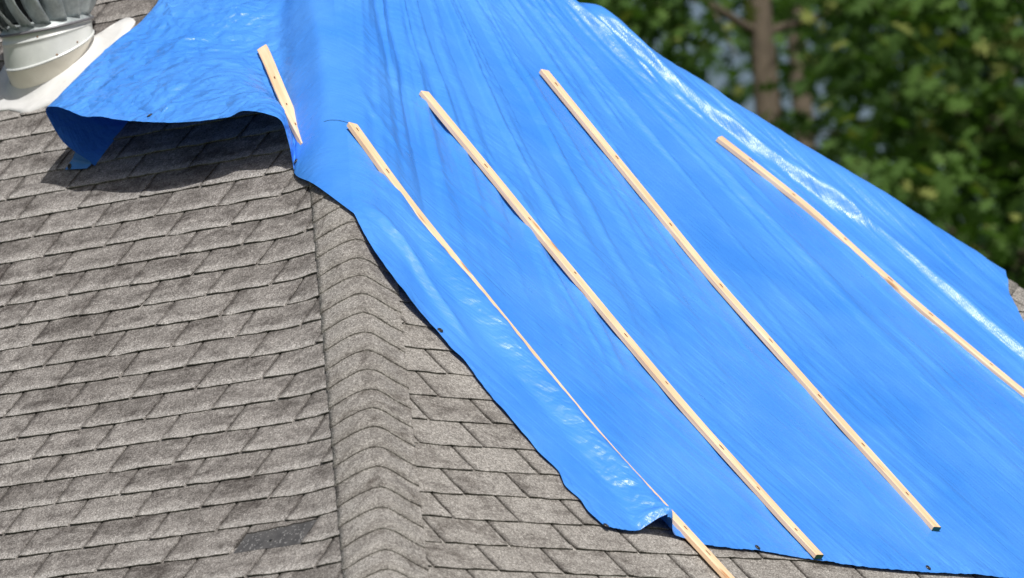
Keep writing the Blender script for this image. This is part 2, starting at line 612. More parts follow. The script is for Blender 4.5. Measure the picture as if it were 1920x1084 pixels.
vis = [0]
far_V, far_F, far_UV = [], [], []
TORN = None
torn_px = (515, 1010)


HIPL = np.array([-1, -1, -TP]); LH = np.linalg.norm(HIPL); HIPL = HIPL / LH
HIPR = np.array([1, -1, -TP]) / LH
HIPLIFT = {'A': 0.020, 'B': 0.005}


def lay(ax, pos, c0, s, side, mat, k):
    """one tab whose lower left corner (local) is at course coordinate c0, slope distance s"""
    i = random.randrange(len(VARIANTS))
    lx = ax[0]
    O = pos(c0, s)
    T = frame(ax, O)
    ctr = O + lx * TW / 2 + ax[1] * EX / 2
    px = proj(ctr)
    # clip against the hips
    V = np.array(VARIANTS[i][0]); Fc = VARIANTS[i][1]
    Wd = O + V[:, 0:1] * ax[0] + V[:, 1:2] * ax[1] + V[:, 2:3] * ax[2]
    clipped = False
    if side == 'A':
        lim = Wd[:, 0] + 0.005                     # keep y >= x
        bad = Wd[:, 1] < lim
        if bad.all(): return None
        if bad.any():
            clipped = True; V[bad, 0] -= (lim - Wd[:, 1])[bad]
    elif side == 'B':
        loA = Wd[:, 1] + 0.005; hiC = -Wd[:, 1] - 0.005
        b1 = Wd[:, 0] < loA; b2 = Wd[:, 0] > hiC
        if b1.all() or b2.all(): return None
        if b1.any(): clipped = True; V[b1, 0] += (loA - Wd[:, 0])[b1]
        if b2.any(): clipped = True; V[b2, 0] -= (Wd[:, 0] - hiC)[b2]
    if side in 'AB':
        Wd = O + V[:, 0:1] * ax[0] + V[:, 1:2] * ax[1] + V[:, 2:3] * ax[2]
        dh = (Wd - APEX) - ((Wd - APEX) @ HIPL)[:, None] * HIPL
        dh = np.linalg.norm(dh, axis=1)
        if dh.min() < 0.32:
            clipped = True
            V[:, 2] += HIPLIFT[side] * (1 - smooth(0.11, 0.30, dh)) * (0.25 + 0.75 * smooth(0.03, 0.10, dh))
    inview = -90 < px[0] < W0 + 90 and -90 < px[1] < H0 + 70
    if side == 'B' and under_tarp_B(px): return None
    if side == 'A' and px[0] > 500 and px[1] < 60: return None
    if side == 'A' and px[0] > 640: inview = False
    if not inview or side == 'C':
        b = len(far_V)
        P = O + V[:, 0:1] * ax[0] + V[:, 1:2] * ax[1] + V[:, 2:3] * ax[2]
        far_UV.extend((float(a_), float(b_)) for a_, b_ in V[:, :2]); far_V.extend(map(tuple, P)); far_F.extend(tuple(b + q for q in ff) for ff in Fc)
        return None
    if clipped:
        me = bpy.data.meshes.new('shingle')
        me.from_pydata([tuple(v) for v in V], [], Fc); me.materials.append(mat)
    else:
        me = tab_mesh(i, mat)
    o = bpy.data.objects.new('shingle', me)
    COL.objects.link(o)
    o.matrix_world = T
    o.parent = roof
    vis[0] += 1
    return o


for k in range(-14, 26):
    s = SA0 + EX * k
    if s < 0.1 or s > SE + 0.02: continue
    jit = rng.normal(0, 0.004)
    base = YA0 - TW / 2 * k + jit
    j0 = int(math.floor((base - 7.5) / TW)); j1 = int(math.ceil((base + RE + 1) / TW))
    for j in range(j0, j1):
        c0 = base - TW * j - GAP / 2
        if c0 > 7.0 or c0 < -RE - 0.5: continue
        # torn tab: leave its place bare
        px = proj(posA(c0 - TW / 2, s - EX / 2))
        if abs(px[0] - torn_px[0]) < 62 and abs(px[1] - torn_px[1]) < 22:
            TORN = (c0, s)
            continue
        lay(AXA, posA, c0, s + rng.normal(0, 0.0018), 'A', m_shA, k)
for k in range(-24, 15):
    s = SB0 + EX * k
    if s < 0.1 or s > SE + 0.02: continue
    base = XB0 - TW / 2 * k + rng.normal(0, 0.003)
    for j in range(-20, 60):
        c0 = base + TW * j + GAP / 2
        if c0 < -RE - 0.5 or c0 > RE: continue
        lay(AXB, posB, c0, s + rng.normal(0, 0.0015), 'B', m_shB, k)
far = mesh_obj('shingles_out_of_view', far_V, far_F, m_far, roof)
uvl = far.data.uv_layers.new(name='UVMap')
uvl.data.foreach_set('uv', np.array(far_UV)[[l.vertex_index for l in far.data.loops]].ravel())
far['kind'] = 'stuff'

# the torn tab: bare bitumen below with a ragged remnant along its top
if TORN:
    c0, s = TORN
    q = np.random.default_rng(5)
    n = 10
    xs = np.linspace(0.004, TW - GAP + 0.004, n)
    V = [(x, 0.004 + q.normal(0, 0.002), 0.0048) for x in xs] + [(x, TAB_TOP, 0.0035) for x in xs]
    Fc = [(i, i + 1, n + i + 1, n + i) for i in range(n - 1)]
    o = mesh_obj('exposed_underlayer', V, Fc, m_bit, roof)
    o.matrix_world = frame(AXA, posA(c0, s))
    o['label'] = 'dark bare bitumen patch where a shingle tab has torn off'
    cut = EX - 0.004 - np.abs(q.normal(0, 0.004, n)) - np.linspace(0.034, 0.004, n)
    V = [(x, c, 0.0075) for x, c in zip(xs, cut)] + [(x, TAB_TOP, 0.0045) for x in xs] + [(x, c, 0.003) for x, c in zip(xs, cut)]
    Fc = [(i, i + 1, n + i + 1, n + i) for i in range(n - 1)] + [(i + 1, i, 2 * n + i, 2 * n + i + 1) for i in range(n - 1)]
    o = mesh_obj('torn_shingle', V, Fc, m_shA, roof)
    o.matrix_world = frame(AXA, posA(c0, s))
    bm = bmesh.new(); bmesh.ops.create_cone(bm, cap_ends=True, segments=10, radius1=0.006, radius2=0.005, depth=0.003)
    me = bpy.data.meshes.new('nail'); bm.to_mesh(me); bm.free(); me.materials.append(m_brass)
    o = bpy.data.objects.new('nail', me); COL.objects.link(o); o.parent = roof
    o.matrix_world = frame(AXA, posA(c0, s)) @ Matrix.Translation((TW * 0.47, EX * 0.33, 0.0065))

# hip caps
def cap_shape(seed):
    q = np.random.default_rng(seed)
    hw = 0.152
    # local frame: y up along the hip, x across, built from the two slopes
    n = 15
    us = np.linspace(-hw, hw, n)
    rad = 0.05
    rows = []
    wob = q.normal(0, 0.0012, n); skew = q.normal(0, 0.003)
    for (yy, lift) in ((0.0, 0.0158), (EX * 0.5, 0.0125), (EX + 0.03, 0.0090)):
        rows.append([(u, yy + (wob[i] + skew * u / hw if yy == 0 else 0) - (0.0 if yy else 0.006 * (abs(u) / hw) ** 2 * 0), lift + (q.normal(0, 0.0008) if yy == 0 else 0)) for i, u in enumerate(us)])
    return us, rows, rad


def hip_cap(hip, n1, n2, dist, seed):
    """cap shingle bent over a hip; n1/n2 the two slope normals; dist along the hip to its lower edge"""
    us, rows, rad = cap_shape(seed)
    # directions in each slope, perpendicular to the hip, pointing away from it
    d1 = np.cross(n1, hip); d2 = np.cross(n2, hip)
    if d1 @ (n1 - n2) < 0: d1 = -d1
    if d2 @ (n2 - n1) < 0: d2 = -d2
    nm = (n1 + n2) / np.linalg.norm(n1 + n2)
    V = []
    O = APEX + hip * dist
    for row in rows:
        for (u, y, l) in row:
            a = abs(u)
            # hyperbola-like rounding of the fold
            ae = math.sqrt(a * a + rad * rad) - rad
            d = d1 if u < 0 else d2
            n_ = n1 if u < 0 else n2
            wt = min(1, a / 0.09)
            l = l + (HIPLIFT['A'] * (0.4 + 0.6 * wt) if (u < 0 and hip is HIPL) else (HIPLIFT['B'] + 0.4 * (HIPLIFT['A'] - HIPLIFT['B']) * (1 - wt) if hip is HIPL else 0.0))
            nn = n_ * wt + nm * (1 - wt); nn = nn / np.linalg.norm(nn)
            # rounding pulls the fold down towards the mean direction
            sagd = (d1 + d2) / 2
            P = -hip * y + d * (a if a > 0 else 0) + nn * l + sagd * (math.sqrt(a * a + rad * rad) - a) + nm * (0.49 * rad * math.exp(-(a / 0.085) ** 2) + 0.002)
            V.append(P)
    n = len(us); Fc = []
    for j in range(2):
        for i in range(n - 1):
            a = j * n + i
            Fc.append((a, a + 1, a + n + 1, a + n))
    b = len(V)
    V += [V[i] - nm * 0.0078 for i in range(n)]
    Fc += [(i + 1, i, b + i, b + i + 1) for i in range(n - 1)]
    for i0 in (0, n - 1):
        b2 = len(V); cc = [j * n + i0 for j in range(3)]
        nd = n1 if i0 == 0 else n2
        V += [V[c] - nd * 0.006 for c in cc]
        for j in range(2):
            Fc.append((cc[j], cc[j + 1], b2 + j + 1, b2 + j))
    o = mesh_obj('hip_cap_shingle', V, Fc, m_cap, roof, smooth=False, loc=O)
    uvl = o.data.uv_layers.new(name='UVMap')
    for p in o.data.polygons:
        p.use_smooth = p.index < 2 * (n - 1)
        for li in p.loop_indices:
            vi = o.data.loops[li].vertex_index
            uvl.data[li].uv = (us[vi % n], (0.0, EX * 0.5, EX)[min(2, vi // n)]) if vi < 3 * n else (0.1, 0.1)
    return o


for q in range(0, 60):
    dist = 2.02 + 0.1425 * q
    P = APEX + HIPL * dist
    if dist * abs(HIPL[2]) > SE * SP: break
    px = proj(P)
    if px[1] < 260 or px[1] > 1240: continue
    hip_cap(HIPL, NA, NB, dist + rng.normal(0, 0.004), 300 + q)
for q in range(0, 60):
    dist = 0.6 + 0.1425 * q
    P = APEX + HIPR * dist
    if dist * abs(HIPR[2]) > SE * SP: break
    px = proj(P)
    if px[0] < 1780 or px[0] > 2250: continue
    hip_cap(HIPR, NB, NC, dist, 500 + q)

# ------------------------------------------------------------------ tarp
KS, KS2 = 0.24, 0.06
HIPB = KS / 4 * TP * CP + 0.032       # how far the sheet bridges over the left hip


def roofz(x, y):
    """smoothed roof height over plan, and its normal"""
    a = -x; b = -y; c = x
    def sm(p, q_, K):
        h = np.clip(0.5 + 0.5 * (p - q_) / K, 0, 1)
        return q_ * (1 - h) + p * h + K * h * (1 - h), h
    mab, h1 = sm(a, b, KS)
    mm, h2 = sm(mab, c, KS2)
    # gradients of the running maximum
    ga = h2 * h1; gb = h2 * (1 - h1); gc = 1 - h2
    gx = -ga + gc; gy = -gb
    z = ZA - TP * mm
    n = np.stack([TP * gx, TP * gy, np.ones_like(gx)], -1)
    n /= np.linalg.norm(n, axis=-1, keepdims=True)
    return z, n


def polyline_dist(x, y, P, amp):
    """signed distance to a polyline in plane coords (positive on its right looking along it), amplitude along it"""
    P = np.asarray(P, float); amp = np.asarray(amp, float)
    best = np.full(x.shape, 1e9); sd = np.zeros(x.shape); am = np.zeros(x.shape); tt = np.zeros(x.shape)
    L = 0.0
    for i in range(len(P) - 1):
        a, b = P[i], P[i + 1]
        d = b - a; l = np.linalg.norm(d); d = d / l
        rx, ry = x - a[0], y - a[1]
        t = rx * d[0] + ry * d[1]
        tc = np.clip(t, 0, l)
        ex, ey = rx - tc * d[0], ry - tc * d[1]
        di = np.hypot(ex, ey)
        sg = np.sign(d[0] * ry - d[1] * rx)
        w = di < best
        best = np.where(w, di, best); sd = np.where(w, sg * di, sd)
        am = np.where(w, amp[i] + (amp[i + 1] - amp[i]) * tc / l, am)
        tt = np.where(w, L + tc, tt)
        L += l
    return best, sd, am, tt


def bxs(P):
    """plane B coordinates: x, distance down the slope"""
    P = np.asarray(P)
    return np.stack([P[..., 0], -P[..., 1] / CP], -1)


def pxB(lst, h=0.0):
    return np.array([bxs(foot(a[0], a[1], NB, h)) for a in lst])


# folds on slope B, traced where their crests run: (pixels, crest height, half widths left/right)
B2PX = [(662, 232), (752, 356), (850, 480), (992, 655), (1134, 827), (1252, 955), (1312, 1020), (1400, 1116)]
ROLL_C = pxB([(700, 330), (752, 356), (850, 480), (992, 655), (1134, 827), (1222, 925), (1262, 975)], 0.036) - np.array([[.085, 0], [.075, 0], [.060, 0], [.054, 0], [.056, 0], [.068, 0], [.085, 0]])
ROLL_C = np.vstack([ROLL_C[1:], pxB([(1226, 997)])])
ROLL_A = [0.010, 0.042, 0.050, 0.052, 0.060, 0.080, 0.092]
FOLDS = [
    (pxB([(1010, -70), (1120, 36), (1250, 146), (1330, 208), (1440, 290), (1533, 356), (1647, 436), (1780, 549), (1913, 660), (1990, 725)], .03), [.034, .038, .040, .042, .044, .044, .043, .041, .039, .036], .027, .06),
    (pxB([(980, -60), (1090, 40), (1200, 130), (1310, 222)], .01), [.012, .019, .017, .004], .015, .02),
    (pxB([(1080, -20), (1190, 66), (1270, 130), (1350, 190)], .01), [.006, .012, .011, .000], .011, .016),
    (pxB([(1380, 280), (1500, 395), (1640, 520), (1780, 640), (1930, 768)], .01), [.000, .010, .014, .015, .015], .011, .014),
    (pxB([(1650, 510), (1780, 625), (1940, 765)], .01), [.000, .011, .013], .009, .011),
    (pxB([(735, -60), (752, 40), (775, 120), (790, 165)], 0), [.012, .016, .014, .002], .010, .014),
    (pxB([(700, -60), (705, 40), (722, 130), (750, 230)], 0), [.008, .010, .008, .000], .012, .018),
    (pxB([(800, -60), (850, 60), (930, 240), (1000, 360), (1080, 470)], 0), [.010, .016, .016, .012, .001], .014, .022),
    (pxB([(870, -60), (920, 60), (985, 190), (1080, 350)], 0), [.006, .012, .010, .000], .012, .018),
    (pxB([(880, 250), (970, 390), (1060, 520), (1130, 640), (1180, 740)], 0), [.000, .014, .016, .012, .000], .013, .022),
    (pxB([(920, 330), (1000, 470), (1090, 610), (1160, 740)], 0), [.000, .010, .011, .000], .010, .016),
    (pxB([(668, 372), (712, 428), (785, 520), (850, 600), (900, 660)], .03), [.004, .034, .030, .022, .000], .020, .030),
    (pxB([(640, 130), (690, 240), (760, 340)], 0), [.000, .012, .000], .014, .02),
    (pxB([(1000, 30), (1090, 150), (1190, 290), (1300, 430)], 0), [.006, .009, .008, .000], .014, .02),
]
PUCKER = [pxB([(797, 171), (990, 398), (1290, 764), (1538, 1040)], .03), pxB([(1022, 131), (1240, 398), (1560, 768), (1758, 988)], .03), pxB([(1350, 256), (1620, 480), (1930, 742)], .03)]
SEAM = pxB([(1230, 440), (1340, 585), (1457, 724), (1600, 890), (1722, 1036)], .02)
FOC = bxs(foot(640, -420, NB))


def h_B(x, y, free):
    """tarp height above the roof on the right slope; free = distance to the free edge"""
    X = x; S = -y / CP
    h = 0.019 + 0 * x
    h = h + 0.004 * noise2(X * 4, S * 3, 3)
    # left roll between the edge and the second batten
    d, sd, am, tt = polyline_dist(X, S, ROLL_C, ROLL_A)
    wl = 0.125; wr = 0.048 + 0.03 * smooth(0.07, 0.09, am)
    k = np.where(sd > 0, wl, wr)   # image left of the downhill line
    h = h + am * (0.5 + 0.5 * np.cos(np.pi * np.clip(d / k, 0, 1))) * 1.0
    for (P, A, w1, w2) in FOLDS:
        d, sd, am, tt = polyline_dist(X, S, P, A)
        sd2 = sd + 0.004 * noise2(tt * 2, tt * 0 + w1 * 90, 41) + 0.002 * noise2(tt * 2.5, sd * 60, 42)
        k = np.where(sd2 > 0, w1, w2) * (1 + 0.15 * noise2(tt * 3.5, tt * 0 + 3 + w2 * 50, 43))
        h = h + am * (1 + 0.18 * noise2(tt * 4.5, tt * 0 + w1 * 70, 44)) * np.exp(-(sd2 / k) ** 2 - np.maximum(0, d - np.abs(sd)) * 30)
    # small puckers drawn in by the nails of each batten
    for P in PUCKER:
        d, sd, am, tt = polyline_dist(X, S, P, [1] * len(P))
        h = h + np.exp(-d / 0.06) * (0.0060 * noise2(tt * 9 + sd * 6, sd * 7, 51) + 0.003 * noise2(tt * 26, sd * 12, 52)) * smooth(0.012, 0.03, d)
    d, sd, am, tt = polyline_dist(X, S, SEAM, [1] * len(SEAM))
    h = h + 0.0028 * smooth(-0.004, 0.004, -sd) * np.exp(-(d / 0.16) ** 2)
    # pleats fanning out from near the apex
    rx, ry = X - FOC[0], S - FOC[1]
    th = np.arctan2(rx, ry); rr = np.hypot(rx, ry)
    inner = smooth(-0.85, -0.55, -th) * 0 + 1
    env = np.exp(-((rr - 1.5) / 2.1) ** 2) * (1 - 0.85 * smooth(-0.22, -0.02, X + y))
    wv = noise2(th * 13 + 0.3 * noise2(rr * 1.3, th * 3, 5), rr * 0.55, 1)
    wv2 = noise2(th * 42 + 0.5 * noise2(rr * 2, th * 5, 6), rr * 0.5, 2)
    wv3 = noise2(th * 95, rr * 0.9, 8)
    h = h + env * (0.0170 * wv + 0.0210 * wv2 + 0.0075 * wv3) * (0.45 + rr * 0.5)
    # faint even pleats everywhere, along the slope
    h = h + 0.0042 * noise2((X - 0.22 * S) * 20, S * 0.8, 4) + 0.0030 * noise2((X - 0.2 * S) * 56, S * 1.6, 9)
    return h


# ---- chart 1: slope B and over the right hip
NU, NV, NC1 = 210, 250, 430
def hip_m_for(pyy):
    lo, hi = 0.0, 4.0
    for _ in range(50):
        mm = (lo + hi) / 2
        if proj(np.array([-mm, -mm, ZA - TP * mm + 0.03]))[1] < pyy: lo = mm
        else: hi = mm
    return lo


MC = hip_m_for(398)
seam = np.stack([-np.linspace(0.0, MC, NU + 1), -np.linspace(0.0, MC, NU + 1)], -1)
edge_px = tarp_left[2:]
def plan_edge(a, b):
    hh_ = 0.03
    for _ in range(12):
        ft = foot(a, b, NB, hh_)
        zz, nn0 = roofz(ft[0:1], ft[1:2])
        Pn = np.array([ft[0], ft[1], zz[0]]) + nn0[0] * (0.017 + HIPB * math.exp(-((ft[0] - ft[1]) / 1.414 / 0.17) ** 2))
        hh_ = 0.5 * hh_ + 0.5 * ((Pn - APEX) @ NB)
    return ft[:2]
edge = np.array([plan_edge(a, b) for a, b in edge_px])
edge = resample(np.vstack([seam[-1:], edge]), NV + 1)[1:]
LB = np.vstack([seam, edge])                            # left boundary in plan, top to bottom
NR = len(LB)
# right boundary: over the hip on slope C, crossing it at the pixel (1876,512), then on B
lo, hi = 0.0, 6.0
for _ in range(50):
    mm = (lo + hi) / 2
    if proj(np.array([mm, -mm, ZA - TP * mm + 0.03]))[0] < 1860: lo = mm
    else: hi = mm
MR = lo
rb_top = [(0.34 + mm2, -mm2) for mm2 in np.linspace(0.0, MR * 0.72, 8)] + [(MR * 0.88 + 0.20, -MR * 0.88), (MR + 0.02, -MR - 0.01)]
rb_bot = [tuple(foot(a, b, NB, 0.012)[:2]) for a, b in ((1892, 560), (1918, 604), (1968, 700), (2045, 860), (2120, 1010), (2160, 1104))]
top_part = resample(np.array(rb_top), int(NR * 0.62))
bot_part = resample(np.vstack([top_part[-1:], np.array(rb_bot)]), NR - len(top_part) + 1)[1:]
RB = np.vstack([top_part, bot_part])
hem_hs = {1135: .006, 1167: .01, 1187: .016, 1207: .03, 1233: .02}
hem = [foot(a, b, NB, 0.012)[:2] for a, b in tarp_hem]
HEM = resample(np.array(hem), NC1 + 1)
TOPC = np.stack([np.linspace(LB[0, 0], RB[0, 0], NC1 + 1), np.linspace(LB[0, 1], RB[0, 1], NC1 + 1)], -1)
ss = np.linspace(0, 1, NC1 + 1)
tt = np.linspace(0, 1, NR)
S_, T_ = np.meshgrid(ss, tt)
def coons(L, Rr, T0, T1):
    p = (1 - S_)[..., None] * L[:, None] + S_[..., None] * Rr[:, None]
    q_ = (1 - T_)[..., None] * T0[None] + T_[..., None] * T1[None]
    c = ((1 - S_) * (1 - T_))[..., None] * L[0] + (S_ * (1 - T_))[..., None] * Rr[0] + ((1 - S_) * T_)[..., None] * L[-1] + (S_ * T_)[..., None] * Rr[-1]
    return p + q_ - c
RB[-1] = HEM[-1]
LB[-1] = HEM[0]
XY = coons(LB, RB, TOPC, HEM)
X, Y = XY[..., 0], XY[..., 1]
# distance to free edge (left edge below the seam, hem), in plan metres
edge_poly = np.vstack([LB[NU:], HEM])
dl = np.full(X.shape, 9.0)
ep = edge_poly[::6]
for i in range(len(ep) - 1):
    a, b = ep[i], ep[i + 1]; d = b - a; l = np.hypot(*d)
    if l < 1e-6: continue
    d = d / l
    t = np.clip((X - a[0]) * d[0] + (Y - a[1]) * d[1], 0, l)
    dl = np.minimum(dl, np.hypot(X - a[0] - t * d[0], Y - a[1] - t * d[1]))
hB = h_B(X, Y, dl)
# near the left seam the wrinkles fade so both charts meet; the free edge lies closer to the shingles
h = hB
seamf = np.zeros_like(X)
ds = np.abs((X - LB[:, None, 0]))
rowmask = (np.arange(NR) <= NU)[:, None]
blend = smooth(0.0, 0.16, ds)
tr_rows = smooth(NU, NU + 60, np.arange(NR))[:, None]
blend = np.maximum(blend, np.broadcast_to(tr_rows, X.shape))
hipd = (X - Y) / 1.414
h = h * blend + 0.018 * (1 - blend) + HIPB * np.exp(-(hipd / 0.17) ** 2)
roll_here = np.exp(-(dl / 0.05) ** 2)
h = h - 0.004 * np.exp(-(dl / 0.03) ** 2)
h = h + 0.0032 * (1 - smooth(0.028, 0.033, dl))         # doubled hem
wav = 0.006 * noise2(X * 7, Y * 7, 12) + 0.003 * noise2(X * 19, Y * 19, 13)
h = h + np.exp(-(dl / 0.06) ** 2) * np.abs(wav)
# over the right hip onto C
h = h + (KS2 / 4 * TP * CP + 0.017 + 0.012 * smooth(MR - 0.65, MR - 0.25, -Y)) * np.exp(-((X + Y) / 1.414 / 0.13) ** 2) * (0.75 + 0.25 * smooth(MR + 0.1, MR - 0.4, -Y))
h = h + 0.05 * np.exp(-(X ** 2 + Y ** 2) / 0.09)
h = np.maximum(h, 0.0175)
Z, N = roofz(X, Y)
P1 = np.stack([X, Y, Z], -1) + N * h[..., None]

# ---- chart 2: the tented flap left of the hip, on slope A
C_T0 = [(600, 366, .014), (562, 338, .014), (550, 312, .03), (541, 266, .13), (528, 227, .205), (500, 213, .25), (455, 207, .27), (428, 219, .27), (365, 227, .29), (312, 229, .31), (240, 226, .325), (190, 219, .33), (158, 219, .335), (130, 208, .345), (105, 200, .35), (85, 205, .335), (99, 237, .25), (119, 267, .165), (141, 285, .10), (160, 300, .05), (178, 311, .010)]
C_T1 = [(605, 330, .016), (566, 300, .016), (552, 276, .035), (545, 245, .10), (534, 211, .175), (508, 197, .225), (466, 188, .25), (440, 194, .255), (380, 204, .275), (327, 208, .295), (256, 206, .31), (206, 200, .315), (174, 199, .32), (146, 189, .33), (121, 184, .335), (101, 189, .32), (114, 217, .24), (133, 245, .16), (155, 263, .095), (174, 278, .045), (192, 292, .008)]
C_T2 = [(608, 235, .02), (565, 205, .02), (532, 190, .03), (508, 168, .06), (484, 152, .10), (460, 140, .135), (430, 127, .165), (408, 122, .185), (374, 118, .21), (340, 115, .232), (290, 112, .252), (255, 108, .263), (230, 106, .27), (212, 102, .275), (198, 100, .278), (188, 106, .268), (196, 126, .20), (211, 150, .13), (228, 172, .075), (243, 190, .035), (257, 206, .006)]
C_T3 = [(592, 20, .02), (560, 10, .022), (530, 3, .032), (506, 0, .055), (487, -5, .08), (470, -8, .10), (450, -12, .122), (435, -14, .138), (410, -15, .158), (385, -14, .177), (355, -10, .194), (335, -8, .204), (320, -8, .209), (310, -9, .212), (303, -7, .212), (299, 2, .203), (305, 20, .15), (317, 42, .095), (330, 62, .052), (341, 79, .024), (351, 93, .005)]
def lin(a, b, n): return [tuple(np.array(a) + (np.array(b) - np.array(a)) * i / (n - 1)) for i in range(n)]
C_T4 = lin((520, -352, .02), (395, -345, .05), 16) + lin((393, -338, .035), (392, -318, .004), 5)
TAUS = [0.0, 0.06, 0.20, 0.505, 1.0]
NS2 = 330
tau = np.linspace(0, 1, NU + 1)
rows = []
for Ct in (C_T0, C_T1, C_T2, C_T3, C_T4):
    Ct = [(a, b, hh * (0.86 if ci > 2 else 1.0)) for ci, (a, b, hh) in enumerate(Ct)]
    rows.append([np.append(foot(a, b, NA, hh), hh) for (a, b, hh) in Ct])
rows = np.array(rows)
HB = HIPB
for rr_ in rows:
    for ci, amt in ((0, 1.0), (1, 0.75)):
        x_, y_ = rr_[ci][0], rr_[ci][1]
        zz, nn0 = roofz(np.array([x_]), np.array([y_]))
        Pn = np.array([x_, y_, zz[0]]) + nn0[0] * (0.018 + HB * math.exp(-((x_ - y_) / 1.414 / 0.17) ** 2))
        hh_ = (Pn - APEX) @ NA
        Pf = Pn - NA * hh_
        rr_[ci, :3] = rr_[ci, :3] * (1 - amt) + Pf * amt
        rr_[ci, 3] = rr_[ci, 3] * (1 - amt) + hh_ * amt
                                     # 5 x 21 x 4 (foot xyz, h)
# column curves in tau (non-uniform, piecewise cubic hermite)
def hermite(xs, ys, x):
    xs = np.array(xs); ys = np.asarray(ys); n = len(xs)
    d = np.diff(ys, axis=0) / np.diff(xs)[:, None]
    mt = np.vstack([d[:1], (d[:-1] * np.diff(xs)[1:, None] + d[1:] * np.diff(xs)[:-1, None]) / (xs[2:] - xs[:-2])[:, None], d[-1:]])
    i = np.clip(np.searchsorted(xs, x, side='right') - 1, 0, n - 2)
    hh = (xs[i + 1] - xs[i]); t = ((x - xs[i]) / hh)[:, None]
    return ((1 + 2 * t) * (1 - t) ** 2) * ys[i] + (t * (1 - t) ** 2) * hh[:, None] * mt[i] + (t ** 2 * (3 - 2 * t)) * ys[i + 1] + (t ** 2 * (t - 1)) * hh[:, None] * mt[i + 1]
ctrl = np.array([hermite(TAUS, rows[:, c], tau) for c in range(rows.shape[1])])     # 21 x (NU+1) x 4
seam_rev = P1[:NU + 1, 0][::-1]                           # hip crossing ... apex
# rib spacing: arc length of the bottom rib, shared by all ribs
P2 = np.zeros((NU + 1, NS2 + 1, 3)); N2 = np.zeros((NU + 1, NS2 + 1, 3)); U2 = None
for j in range(NU + 1):
    pts = np.vstack([seam_rev[j][None], ctrl[:, j, :3] + ctrl[:, j, 3:4] * NA])
    if U2 is None:
        pm = np.vstack([seam_rev[60][None], ctrl[:, 60, :3] + ctrl[:, 60, 3:4] * NA])
        L = np.concatenate([[0], np.cumsum(np.linalg.norm(np.diff(pts, axis=0), axis=1) + np.linalg.norm(np.diff(pm, axis=0), axis=1))])
        U2 = np.interp(np.linspace(0, L[-1], NS2 + 1), L, np.arange(len(L)) / (len(L) - 1.0))
    P2[j] = catmull(pts, U2)
# normals and crumple
du = np.gradient(P2, axis=1); dv = np.gradient(P2, axis=0)
N2 = np.cross(dv, du); N2 /= (np.linalg.norm(N2, axis=-1, keepdims=True) + 1e-12)
if (N2[40, 150] @ NA) < 0: N2 = -N2
a_ = -P2[..., 1]; b_ = -(P2[..., 2] - ZA) * 1.4
def crease(x, y, sd_): return np.clip(1 - np.abs(noise2(x, y, sd_)) * 3.2, 0, 1) ** 2.2
wx = 0.5 * noise2(a_ * 3, b_ * 3, 31); wy = 0.5 * noise2(a_ * 3, b_ * 3, 32)
cr = 0.016 * noise2(a_ * 3.2, b_ * 3.2, 24) + 0.004 * noise2(a_ * 7, b_ * 8, 28) + 0.0012 * noise2(a_ * 40, b_ * 46, 23)
qc = np.random.default_rng(77)
ga0, ga1, gb0, gb1 = a_.min(), a_.max(), b_.min(), b_.max()
for kk in range(230):
    ca_, cb_ = qc.uniform(-0.1, 1.4), qc.uniform(0.85, 1.95)
    an_ = qc.choice([R(8), R(98), R(40), R(140)], p=[.45, .25, .18, .12]) + qc.normal(0, 0.16)
    ln_ = qc.uniform(0.04, 0.2); wd_ = qc.uniform(0.009, 0.032); am_ = qc.uniform(0.003, 0.013) * qc.choice([1, 1, -1])
    dx_, dy_ = a_ - ca_, b_ - cb_
    ul = dx_ * math.cos(an_) + dy_ * math.sin(an_)
    vl = -dx_ * math.sin(an_) + dy_ * math.cos(an_) + 2.0 * ul * ul * qc.normal(0, 0.6)
    cr = cr + am_ * np.exp(-np.abs(vl) / wd_) * np.clip(1 - np.abs(ul) / ln_, 0, 1)
cidx = U2 * 21.0
topw = smooth(2.0, 6.0, cidx) * (1 - 0.7 * smooth(13.0, 15.0, cidx))
edgef = smooth(0, 14, np.arange(NU + 1))[:, None] * 0.75 + 0.25
wr1 = 0.0018 * noise2(a_ * 30, b_ * 6, 26)
disp = cr * topw[None] * edgef + wr1 * smooth(0.3, 1.5, cidx)[None]
P2 = P2 + N2 * disp[..., None]
P2[:, 0] = seam_rev
# ---- corner tab with its grommet, lying out on the shingles
tab_c = np.array([[on(141, 285, NA, .10), on(171, 304, NA, .028)], [on(136, 297, NA, .05), on(170, 309, NA, .02)], [on(128, 309, NA, .025), on(166, 313, NA, .017)], [on(122, 318, NA, .013), on(163, 316, NA, .013)]])
tg = []
for j in np.linspace(0, 1, 13):
    row = catmull(tab_c.reshape(4, 6), np.array([j]))[0]
    tg.append([row[:3] + (row[3:] - row[:3]) * i / 10 for i in range(11)])
tg = np.array(tg)

